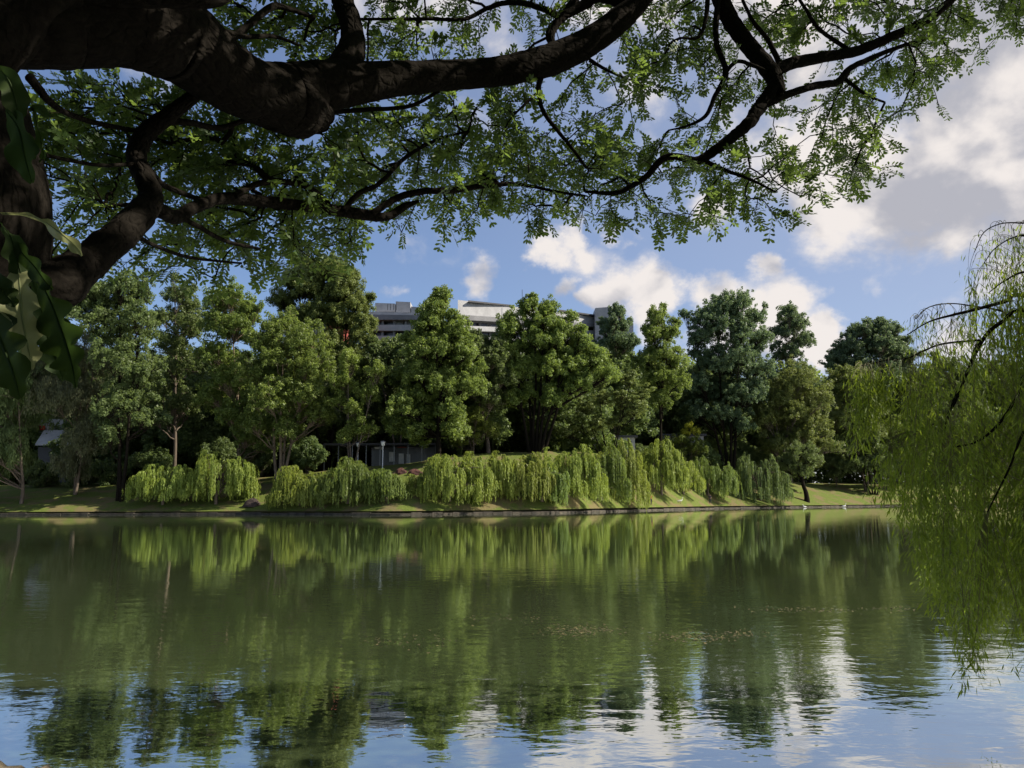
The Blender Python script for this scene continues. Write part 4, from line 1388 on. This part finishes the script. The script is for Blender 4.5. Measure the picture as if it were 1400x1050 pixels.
limb('branch', [(245, 296, 4, 4.1), (275, 312, 3.6, 4.3), (310, 330, 3, 4.6), (355, 340, 2, 4.9)], 7)
limb('branch', [(320, 268, 5, 4.7), (350, 252, 4.5, 4.9), (385, 248, 4.5, 5.1), (425, 258, 4, 5.3), (450, 278, 2, 5.5)], 8)
limb('branch', [(470, 288, 4, 5.5), (490, 265, 4, 5.6), (520, 250, 3.5, 5.8), (555, 215, 3, 6.0), (600, 190, 2.4, 6.1), (640, 180, 1.6, 6.2)], 7)
limb('branch', [(170, 312, 4, 3.6), (210, 335, 3, 3.9), (260, 352, 2.5, 4.3), (330, 360, 1.5, 4.7)], 6)
limb('branch', [(1065, 85, 4.5, 6.55), (1050, 55, 4, 6.5), (1030, 30, 3, 6.4), (1015, 0, 2.5, 6.4)], 6)
limb('branch', [(1160, 68, 3.4, 6.8), (1120, 40, 3, 6.7), (1100, 10, 2.6, 6.6), (1080, -20, 2, 6.6)], 6)
limb('branch', [(1155, 108, 3, 6.75), (1185, 130, 2.2, 6.7), (1210, 140, 1.5, 6.7)], 6)
# canopy limbs above the frame
limb('limb', [(455, -30, 15, 5.1), (520, -160, 13, 5.3), (650, -260, 10, 5.8), (850, -330, 7, 6.6)], 10)
limb('limb', [(945, -110, 12, 6.45), (1100, -200, 10, 6.6), (1300, -260, 8, 6.8), (1500, -300, 5, 7.0)], 10)
limb('limb', [(-60, -60, 70, 3.3), (100, -260, 45, 3.6), (350, -420, 28, 4.4), (700, -560, 16, 5.4)], 14)
limb('limb', [(-110, 20, 80, 3.25), (-400, -200, 50, 3.6), (-700, -350, 30, 4.4)], 14)

# leaf density per 50 px cell of the photo, row by row
GRID = [
    "0000007777666555565877898875",
    "0000006665433334333654688720"[0:28],
    "1488853425555554432343566100",
    "2798777778887634333322531000",
    "2488788888887888887654563000",
    "0155567776336766665632300000",
    "3366556663102000001000000000",
    "2234432220000000000000000000",
]
GRID[1] = "0000006666543333366645688720"
sk = np.array([p_ for p_, r_ in SKEL])
skr = np.array([r_ for p_, r_ in SKEL])


def to_px(p):
    q = (p - CAM) @ R3
    return 700 + F * q[..., 0] / -q[..., 2], 525 - F * q[..., 1] / -q[..., 2]


skx, sky_ = to_px(sk)
att = []
for j, row in enumerate(GRID):
    for i, ch in enumerate(row):
        k = int(ch)
        n = rng.poisson(k * 1.45)
        for _ in range(n):
            x = (i + rng.random()) * 50
            y = (j + rng.random()) * 50
            if y > 50 * len(GRID) - 12:
                continue
            att.append((x, y, 1.0))
# outside the frame: the canopy goes on above and to the left
for _ in range(260):
    att.append((rng.uniform(-100, 1450), -rng.uniform(5, 90), 1.0))
for _ in range(900):
    att.append((rng.uniform(-500, 1750), -abs(rng.normal(0, 260)) - 70, 1.6))  # larger sprays, unseen above the frame, added for shade
for _ in range(130):
    att.append((rng.uniform(1380, 1520), rng.uniform(-60, 20), 1.0))
ap, asz = [], []
bgm = skr > .045
for (x, y, s) in att:
    d2 = (skx - x) ** 2 + (sky_ - y) ** 2
    near = np.argsort(d2)[:3]
    dep = sk[near[0]][1] + rng.normal(.15, .42)
    dep = max(dep + .4, 5.3 + rng.normal(0, .35))
    hit = bgm & (d2 < (skr * F / sk[:, 1] + 14) ** 2)
    if hit.any() and y > -40:
        if rng.random() < .6:
            continue
        dep = max(dep, sk[hit][:, 1].max() + skr[hit].max() + .45)
    ap.append(at(x, y, dep))
    asz.append(s)
ap = np.array(ap)
asz = np.array(asz)
# grow twigs: join each point to the nearest thing that is already part of the tree
big = np.where(skr < .16)[0]
base_pts = sk[big]
dist0 = np.array([np.min(np.linalg.norm(base_pts - p_, axis=1)) for p_ in ap])
order = np.argsort(dist0)
nodes = np.zeros((len(base_pts) + len(ap), 3))
nodes[:len(base_pts)] = base_pts
cost = np.zeros(len(nodes))
parent = np.full(len(nodes), -1)
nn_ = len(base_pts)
for i in order:
    p_ = ap[i]
    d = np.linalg.norm(nodes[:nn_] - p_, axis=1) + cost[:nn_] * .35
    j = int(np.argmin(d))
    parent[nn_] = j
    nodes[nn_] = p_
    cost[nn_] = cost[j] + np.linalg.norm(nodes[j] - p_)
    nn_ += 1
desc = np.ones(nn_)
for i in range(nn_ - 1, len(base_pts) - 1, -1):
    desc[parent[i]] += desc[i]
szs = np.concatenate([np.ones(len(base_pts)), asz[order]])
tw = MB()
lf = MB()
ycol = MB()
fine = []
for i in range(len(base_pts), nn_):
    j = parent[i]
    a_, b_ = nodes[j], nodes[i]
    L = np.linalg.norm(b_ - a_)
    r1 = .0032 * desc[i] ** .42
    r0 = r1 * 1.25
    k = max(3, int(L / .12))
    w_ = wiggle(a_, b_, k + 1, min(.05, L * .07))
    w_[:, 2] += np.sin(np.linspace(0, PI, k + 1)) * L * .06
    tw.tube(w_, np.linspace(r0, r1, k + 1), 5, caps=False)
    # pinnae around the node and along the twig
    npn = int(rng.integers(4, 8))
    ydir = b_ - a_
    ydir /= L + 1e-6
    yellow = rng.random() < .05
    bank = lf
    for q in range(npn):
        u = rng.random() ** .6
        st = a_ * (1 - u) + b_ * u if L > .12 else b_
        dr = ydir * .8 + unit(1)[0] * .75 + np.array([0, 0, -.12])
        dr /= np.linalg.norm(dr)
        upn = np.array([0, 0, 1.0]) + rng.normal(0, .5, 3)
        upn -= dr * np.dot(upn, dr)
        upn /= np.linalg.norm(upn)
        sd_ = np.cross(dr, upn)
        s = szs[i]
        PL = rng.uniform(.11, .19) * s
        m_ = int(rng.integers(5, 8))
        t_ = np.linspace(.22, 1, m_)
        bend_ = np.array([0, 0, -.22]) * PL
        mids = st + dr * (t_ * PL)[:, None] + bend_ * (t_ ** 2)[:, None]
        ll = (.032 + .026 * t_) * s * rng.uniform(.85, 1.15)
        tw.tube([st, st + dr * PL * .5 + bend_ * .25, st + dr * PL + bend_], [.0016, .0013, .0009], 3, caps=False)
        for sg in (-1, 1):
            ax = dr * .55 + sd_ * sg * .85 + rng.normal(0, .12, (m_, 3))
            ax /= np.linalg.norm(ax, axis=1)[:, None]
            cen = mids + ax * (ll * .5)[:, None]
            bank.leaves(cen, np.tile(upn, (m_, 1)) + rng.normal(0, .25, (m_, 3)), ll, ll * .44, ax, six=True)
        bank.leaves([st + dr * PL * 1.12 + bend_], upn[None], [ll[-1]], [ll[-1] * .45], dr[None], six=True)
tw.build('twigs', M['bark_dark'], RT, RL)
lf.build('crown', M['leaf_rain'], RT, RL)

# a coarse roof of foliage above and behind the frame: unseen, added to shade the limbs
def low_skirt(n):
    q = np.stack([rng.uniform(-13, 13, n), rng.uniform(-15, -3.5, n), rng.uniform(1.6, 5, n)], 1)
    return q[np.sin(q[:, 0] * 1.3) * np.sin(q[:, 1] * 1.1) > -.75]


mb = MB()
n = 85000
c = np.stack([rng.uniform(-10, 15, n), rng.uniform(-9, 8.5, n), rng.uniform(4.6, 10, n)], 1)
keep = (c[:, 2] - 1.9) / np.maximum(c[:, 1], .2) > .76
keep |= c[:, 1] < .3
keep &= c[:, 2] > 4.9 + .02 * c[:, 0]
c = c[keep]
cl_ = np.sin(c[:, 0] * 2.3) * np.sin(c[:, 1] * 2.7 + 1) > -.55
c = c[cl_]
mb.leaves(c, unit(len(c)) + [0, 0, .8], rng.uniform(.14, .30, len(c)), rng.uniform(.08, .13, len(c)))
c = low_skirt(30000)
mb.leaves(c, unit(len(c)) + [0, 0, .4], rng.uniform(.2, .36, len(c)), rng.uniform(.1, .16, len(c)))
mb.build('shade_canopy', M['leaf_rain'], RT, RL)

# ---------------------------------------------------------------- ferns on the trunk
FN = thing('bird_nest_fern', 'broad leaved fern growing on the trunk at the left, its ragged fronds hanging down', 'fern', at(-20, 330, 2.95))
FL = np.array(FN.location)


def frond(pts, material, ruf=.25, lobes=9, face=None, mid=True, seed=0):
    """pts: (px, py, half width px, depth) along the midrib"""
    P = np.array([at(x, y, d) for x, y, h, d in pts])
    Wd = np.array([h * d / F for x, y, h, d in pts])
    pth, wd = spline(P, Wd, 8)
    n = len(pth)
    tan = np.gradient(pth, axis=0)
    tan /= np.linalg.norm(tan, axis=1)[:, None]
    view = pth - CAM
    view /= np.linalg.norm(view, axis=1)[:, None]
    if face is not None:
        view = view + np.array(face)
    side = np.cross(tan, view)
    side /= np.linalg.norm(side, axis=1)[:, None]
    nr = np.cross(side, tan)
    s_ = np.linspace(0, 1, n)
    K = 5
    V_ = []
    for i in range(n):
        for k in range(-K, K + 1):
            f = k / K
            lob = 1 + ruf * math.sin(s_[i] * lobes * 2 * PI + (1.3 if k > 0 else 0) + seed) * abs(f)
            sweep = tan[i] * abs(f) * wd[i] * .35
            wave = nr[i] * (math.sin(s_[i] * lobes * 2 * PI * .9 + (2 if k > 0 else 0) + seed) * wd[i] * .28 * f * f - wd[i] * .25 * abs(f))
            V_.append(pth[i] + side[i] * wd[i] * f * lob + wave + sweep)
    m_ = 2 * K + 1
    q = [[i * m_ + k, i * m_ + k + 1, (i + 1) * m_ + k + 1, (i + 1) * m_ + k] for i in range(n - 1) for k in range(m_ - 1)]
    mb = MB()
    mb.add(V_, q, None, True)
    o = mb.build('frond', M[material], FN, FL)
    if mid:
        mb = MB()
        mb.tube(pth - nr * .002, np.maximum(wd * .07, .0015), 5)
        r_ = mb.build('midrib', M[material], o, (0, 0, 0))
        r_.location = (0, 0, 0)
        me = r_.data
        for v in me.vertices:
            v.co -= Vector(FL.tolist())
    return o


frond([(20, 345, 3, 2.9), (25, 372, 10, 2.8), (28, 400, 17, 2.75), (30, 430, 20, 2.7), (36, 462, 17, 2.7), (42, 490, 9, 2.7), (44, 505, 1, 2.7)], 'frond_pale', .35, 5, seed=.5)
frond([(2, 292, 2, 2.9), (30, 292, 4, 2.8), (52, 298, 7, 2.7), (72, 310, 11, 2.65), (92, 326, 10, 2.6), (106, 340, 6, 2.6), (112, 350, 1, 2.6)], 'frond_pale', .25, 4, face=(0, 0, .6))
frond([(10, 318, 4, 2.9), (30, 345, 12, 2.8), (48, 365, 14, 2.75), (62, 385, 10, 2.7), (72, 396, 2, 2.7)], 'frond', .15, 4, face=(.3, 0, .3))
frond([(50, 375, 6, 2.8), (66, 405, 20, 2.72), (80, 440, 27, 2.7), (92, 475, 25, 2.7), (100, 505, 14, 2.7), (104, 530, 2, 2.7)], 'frond', .28, 6, face=(.6, 0, .2), seed=1)
frond([(45, 385, 5, 2.95), (56, 420, 16, 2.9), (64, 455, 20, 2.9), (76, 490, 18, 2.9), (88, 520, 3, 2.9)], 'frond', .28, 6, face=(-.4, 0, .2), seed=2)
frond([(-30, 400, 10, 2.8), (-10, 440, 24, 2.7), (5, 475, 28, 2.65), (18, 510, 22, 2.6), (28, 545, 3, 2.6)], 'frond', .25, 5, face=(.4, 0, 0), seed=3)
frond([(0, 305, 3, 2.9), (15, 325, 12, 2.8), (22, 350, 16, 2.8), (30, 380, 10, 2.8), (34, 400, 1, 2.8)], 'frond', .2, 4, face=(-.5, 0, .3), seed=4)
frond([(-20, 360, 6, 2.7), (-6, 385, 14, 2.6), (6, 400, 14, 2.6), (16, 412, 8, 2.6), (20, 420, 1, 2.6)], 'frond', .2, 4, seed=5)
frond([(8, 150, 4, 2.9), (25, 175, 22, 2.85), (34, 215, 20, 2.85), (44, 250, 3, 2.85)], 'frond', .12, 3, face=(.5, 0, .2), seed=2)
frond([(44, 140, 3, 2.9), (50, 165, 7, 2.85), (56, 190, 8, 2.85), (60, 212, 6, 2.85), (54, 222, 1, 2.85)], 'frond', .3, 4, face=(1, 0, 0), seed=1)
frond([(40, 150, 2, 2.9), (52, 148, 6, 2.85), (64, 156, 5, 2.85), (72, 160, 1, 2.85)], 'frond', .1, 2, seed=1)
frond([(38, 182, 2, 2.9), (44, 198, 8, 2.9), (46, 212, 4, 2.9), (47, 218, 1, 2.9)], 'frond', .1, 2, seed=1)
frond([(-5, 90, 4, 2.9), (12, 110, 16, 2.85), (22, 140, 16, 2.85), (26, 165, 2, 2.85)], 'frond', .12, 3, face=(-.3, 0, .5), seed=2)
frond([(80, 420, 6, 2.85), (94, 450, 10, 2.8), (102, 480, 9, 2.8), (106, 505, 1, 2.8)], 'frond', .2, 5, face=(1.2, 0, 0), seed=4)

# ---------------------------------------------------------------- the near willow on the right
M['twig_green'] = simple('twig_green', (.10, .10, .03), (.14, .12, .05), 5, .7)
WB = np.array([7.4, 3.1, .25])
WT = thing('willow_tree', 'near weeping willow on the right, its leafy curtains hanging in front of the lake', 'tree', WB)


def wp(x, y, d):
    return at(x, y, d)


def tubepx(nm, pts, seg=7, world0=None, material='bark_dark'):
    P = [at(x, y, d) for x, y, r, d in pts]
    R = [r * .55 * d / F for x, y, r, d in pts]
    if world0 is not None:
        P = list(world0[0]) + P
        R = list(world0[1]) + R
    pth, rad = spline(P, R, 7)
    mb = MB()
    mb.tube(pth, rad, seg, .05)
    mb.build(nm, M[material], WT, WB)
    return pth, rad


mb = MB()
pth_w, rad_w = pth, rad = spline([WB + [0, 0, -.4], WB + [-.1, .15, 1.0], WB + [-.35, .6, 2.2], WB + [-.6, 1.4, 3.3], WB + [-.8, 2.3, 4.6], WB + [-.6, 3.0, 6.0]], [.34, .26, .21, .17, .12, .04], 8)
mb.tube(pth, rad, 16, .07)
mb.build('trunk', M['bark_far'], WT, WB)
top1 = WB + [-.35, .6, 2.2]
top2 = WB + [-.6, 1.4, 3.3]
top3 = WB + [-.8, 2.3, 4.6]
br_ = []
br_.append(tubepx('branch', [(1520, 430, 9, 7.3), (1400, 404, 5.5, 7.2), (1375, 412, 5, 7.15), (1330, 424, 4, 7.1), (1305, 430, 3.4, 7.1), (1270, 440, 2, 7.1), (1240, 458, 1.4, 7.1)], 8, ([top2], [.09])))
br_.append(tubepx('branch', [(1500, 440, 9, 6.9), (1400, 424, 5.5, 6.8), (1370, 440, 5, 6.8), (1350, 456, 5, 6.8), (1335, 480, 4.5, 6.8), (1322, 510, 4, 6.8), (1305, 545, 3, 6.7), (1290, 590, 2, 6.7)], 8, ([top2], [.08])))
br_.append(tubepx('branch', [(1500, 400, 6, 7.6), (1400, 433, 3, 7.5), (1365, 424, 2.6, 7.4), (1335, 419, 2, 7.4), (1300, 415, 1.6, 7.4), (1270, 420, 1.3, 7.4), (1252, 436, 1, 7.4)], 6, ([top3], [.05])))
br_.append(tubepx('branch', [(1520, 350, 5, 7.8), (1420, 310, 3, 7.6), (1395, 305, 2.2, 7.5), (1368, 306, 1.6, 7.5), (1345, 318, 1.3, 7.5), (1332, 345, .9, 7.5)], 6, ([top3], [.05])))
br_.append(tubepx('branch', [(1500, 360, 5, 7.8), (1410, 325, 2.6, 7.6), (1385, 325, 2, 7.6), (1360, 340, 1.4, 7.6), (1345, 360, 1, 7.6)], 6, ([top3], [.05])))
br_.append(tubepx('branch', [(1500, 480, 8, 6.6), (1410, 505, 5, 6.4), (1392, 540, 4, 6.4), (1365, 580, 3.4, 6.3), (1335, 604, 2.6, 6.3), (1300, 612, 1.8, 6.3)], 7, ([top1 + [0, 0, .5]], [.07])))
br_.append(tubepx('branch', [(1340, 465, 3, 6.9), (1290, 470, 2.6, 7.0), (1262, 480, 2.2, 7.1), (1240, 490, 1.8, 7.2), (1215, 492, 1.6, 7.3), (1180, 500, 1, 7.4)], 6))
br_.append(tubepx('branch', [(1520, 540, 7, 6.0), (1430, 560, 4, 6.0), (1400, 590, 3.4, 5.9), (1380, 640, 2.6, 5.9), (1350, 700, 1.8, 5.9)], 7, ([top1], [.07])))
br_.append(tubepx('branch', [(1336, 470, 3.4, 6.8), (1318, 520, 3, 6.8), (1300, 560, 2, 6.8), (1262, 590, 1.2, 6.8)], 6))
br_.append(tubepx('branch', [(1520, 380, 7, 6.9), (1430, 380, 4, 6.9), (1400, 372, 3, 6.9), (1372, 385, 2, 6.9), (1352, 400, 1.2, 6.9)], 6, ([top3], [.06])))
bpts = np.vstack([b_[0][5:] for b_ in br_])
bx, by = to_px(bpts)
st_ = MB()
wl = MB()
BOT = np.array([(1150, 640), (1170, 640), (1195, 560), (1206, 660), (1222, 690), (1240, 745), (1260, 800), (1285, 845), (1305, 875), (1335, 880), (1350, 862), (1365, 850), (1385, 870), (1400, 880), (1500, 900)], float)


def strand(x, ytop, ybot, d, dens=1.0, ls=1.0, thin=False, lean=0.0):
    strand_w(at(x, ytop, d), at(x + lean, ybot, d), dens, ls)


def strand_w(top, bot, dens=1.0, ls=1.0):
    L = top[2] - bot[2]
    if L < .15:
        return
    # join to the nearest branch
    k = int(np.argmin(np.linalg.norm(bpts - top, axis=1)))
    a_ = bpts[k]
    n = max(8, int(L / .05))
    t_ = np.linspace(0, 1, n)
    sway = rng.normal(0, .03, 2)
    ph = rng.uniform(0, 6, 2)
    pt = top * (1 - t_[:, None]) + bot * t_[:, None]
    pt[:, 0] += np.sin(t_ * 3 + ph[0]) * .04 * L ** .5 + sway[0] * t_
    pt[:, 1] += np.sin(t_ * 3 + ph[1]) * .05 * L ** .5 + sway[1] * t_
    if np.linalg.norm(a_ - pt[0]) < 2.6:
        mid = (a_ + pt[0]) / 2 + np.array([0, 0, .03])
        con, _r = spline([a_, mid, pt[0], pt[1]], [.004] * 4, 5)
        st_.tube(con[:-1], np.linspace(.0024, .0018, len(con) - 1), 4, caps=False)
    st_.tube(pt, np.linspace(.0018, .0007, n), 3, caps=False)
    m_ = int(L / .019 * dens)
    if m_ < 3:
        return
    u = np.sort(rng.random(m_))
    idx = u * (n - 1)
    i0 = idx.astype(int)
    f = (idx - i0)[:, None]
    i1 = np.minimum(i0 + 1, n - 1)
    base = pt[i0] * (1 - f) + pt[i1] * f
    ang = rng.uniform(0, 2 * PI, m_)
    out_ = np.stack([np.cos(ang), np.sin(ang), np.zeros(m_)], 1)
    ax = out_ * rng.uniform(.35, .9, m_)[:, None] + np.array([0, 0, -1.0])
    ax /= np.linalg.norm(ax, axis=1)[:, None]
    ln = rng.uniform(.055, .108, m_) * ls
    # short side shoots: leaves sit a little off the stem
    offs = out_ * (rng.random(m_) ** 2 * .10)[:, None]
    cen = base + offs + ax * (ln * .5)[:, None]
    nn = np.cross(ax, np.cross([0, 0, 1.0], out_)) + rng.normal(0, .5, (m_, 3))
    wl.leaves(cen, nn, ln, ln * rng.uniform(.13, .19, m_), ax, fold=.3)


# the rest of the crown, outside the frame to the right: added to shade the curtain
for k in range(16):
    an = rng.uniform(-.4, 3.6)
    R_ = rng.uniform(1.6, 3.2)
    e_ = WB + np.array([math.cos(an) * R_ + .2, 1.8 + math.sin(an) * R_ * .9, rng.uniform(4.2, 6.2)])
    if e_[0] < .78 * e_[1] + .4:
        continue
    s_ = pth_w[int(rng.integers(18, 36))]
    p3, r3 = spline([s_, (s_ + e_) / 2 + [0, 0, .6], e_], [.07, .045, .012], 8)
    mb = MB()
    mb.tube(p3, r3, 6)
    mb.build('branch', M['bark_dark'], WT, WB)
    for q in range(24):
        j = int(rng.integers(7, len(p3)))
        t3 = p3[j] + np.array([rng.normal(0, .35), rng.normal(0, .35), rng.uniform(-.2, .1)])
        if t3[0] < .74 * t3[1] + .2:
            continue
        strand_w(t3, t3 - np.array([0, 0, min(t3[2] - .5, rng.uniform(1.5, 4.5))]), .6, 1.25)


def bottom(x):
    return float(np.interp(x, BOT[:, 0], BOT[:, 1]))


# the dense curtain
bundles = [(1216 + 290 * rng.random() ** .8, rng.uniform(5.7, 8.3)) for _ in range(52)]
for _ in range(250):
    bx_, bd_ = bundles[int(rng.integers(len(bundles)))]
    x = max(1214, bx_ + rng.normal(0, 2.3))
    xb = bottom(x)
    k = int(np.argmin(np.abs(bx - x) + rng.uniform(0, 120, len(bx))))
    yt = by[k] + rng.uniform(0, 60)
    if x < 1240:
        yt = max(yt, 560 + rng.uniform(0, 40))
    if x < 1265:
        yt = max(yt, 505 + rng.uniform(0, 40))
    if x < 1300:
        yt = max(yt, 470)
    yb = xb - abs(rng.normal(0, 60)) if rng.random() < .75 else yt + (xb - yt) * rng.uniform(.4, .9)
    d = bd_ + rng.normal(0, .07)
    strand(x, yt, max(yb, yt + 40), d, .95)
# second tier: starts low
bundles = [(1225 + 280 * rng.random(), rng.uniform(5.7, 7.8)) for _ in range(30)]
for _ in range(120):
    bx_, bd_ = bundles[int(rng.integers(len(bundles)))]
    x = bx_ + rng.normal(0, 2.2)
    yt = rng.uniform(560, 720)
    yb = bottom(x) + rng.uniform(-50, 8)
    strand(x, yt, max(yb, yt + 30), bd_ + rng.normal(0, .06), 1.05)
# the separate spray hanging out over the lake
for _ in range(44):
    x = rng.choice([1174, 1186, 1200, 1212]) + rng.normal(0, 5)
    yt = rng.uniform(494, 520)
    yb = {0: 640, 1: 600, 2: 585, 3: 570}[min(3, int((x - 1166) / 14)) if x > 1166 else 0] + rng.uniform(-60, 0)
    strand(x, yt, yb, rng.uniform(7.0, 7.5), 1.5, lean=rng.uniform(-6, 6))
for _ in range(18):
    x = rng.normal(1222, 12)
    strand(x, rng.uniform(600, 630), rng.uniform(650, 700), rng.uniform(6.6, 7.4), 1.1)
for _ in range(16):
    x = rng.normal(1255, 12)
    strand(x, rng.uniform(490, 520), rng.uniform(560, 700), rng.uniform(6.8, 7.4), 1.2)
# airy tops
for _ in range(40):
    x = rng.uniform(1246, 1335)
    yt = 422 + (1290 - x) * .12 * (x < 1290) + abs(x - 1290) * .18
    strand(x, yt, yt + rng.uniform(25, 75), rng.uniform(7.2, 7.6), .5, .8, lean=-rng.uniform(0, 8))
for _ in range(60):
    x = rng.uniform(1332, 1420)
    yt = 306 + max(0, 1352 - x) * 1.2 + rng.choice([0, 18, 60])
    strand(x, yt, yt + rng.uniform(30, 130), rng.uniform(7.4, 7.9), .55, .85, lean=-rng.uniform(0, 8))
for _ in range(50):
    x = rng.uniform(1352, 1440)
    yt = rng.uniform(380, 440)
    strand(x, yt, yt + rng.uniform(60, 160), rng.uniform(6.8, 7.6), .9)
# the thin bare tips over the water
for _ in range(9):
    x = rng.normal(1322, 9)
    strand(x, rng.uniform(800, 850), rng.uniform(880, 915), rng.uniform(5.9, 6.2), .9)
for _ in range(4):
    strand(rng.normal(1332, 2.5), rng.uniform(830, 860), rng.uniform(925, 950), 5.9, 1.0)
for _ in range(3):
    strand(rng.normal(1398, 3), rng.uniform(800, 860), rng.uniform(900, 935), 5.9, 1.0)
st_.build('strands', M['twig_green'], WT, WB)
wl.build('crown', M['leaf_near_willow'], WT, WB)

print('faces', sum(len(o.data.polygons) for o in bpy.data.objects if o.type == 'MESH'))
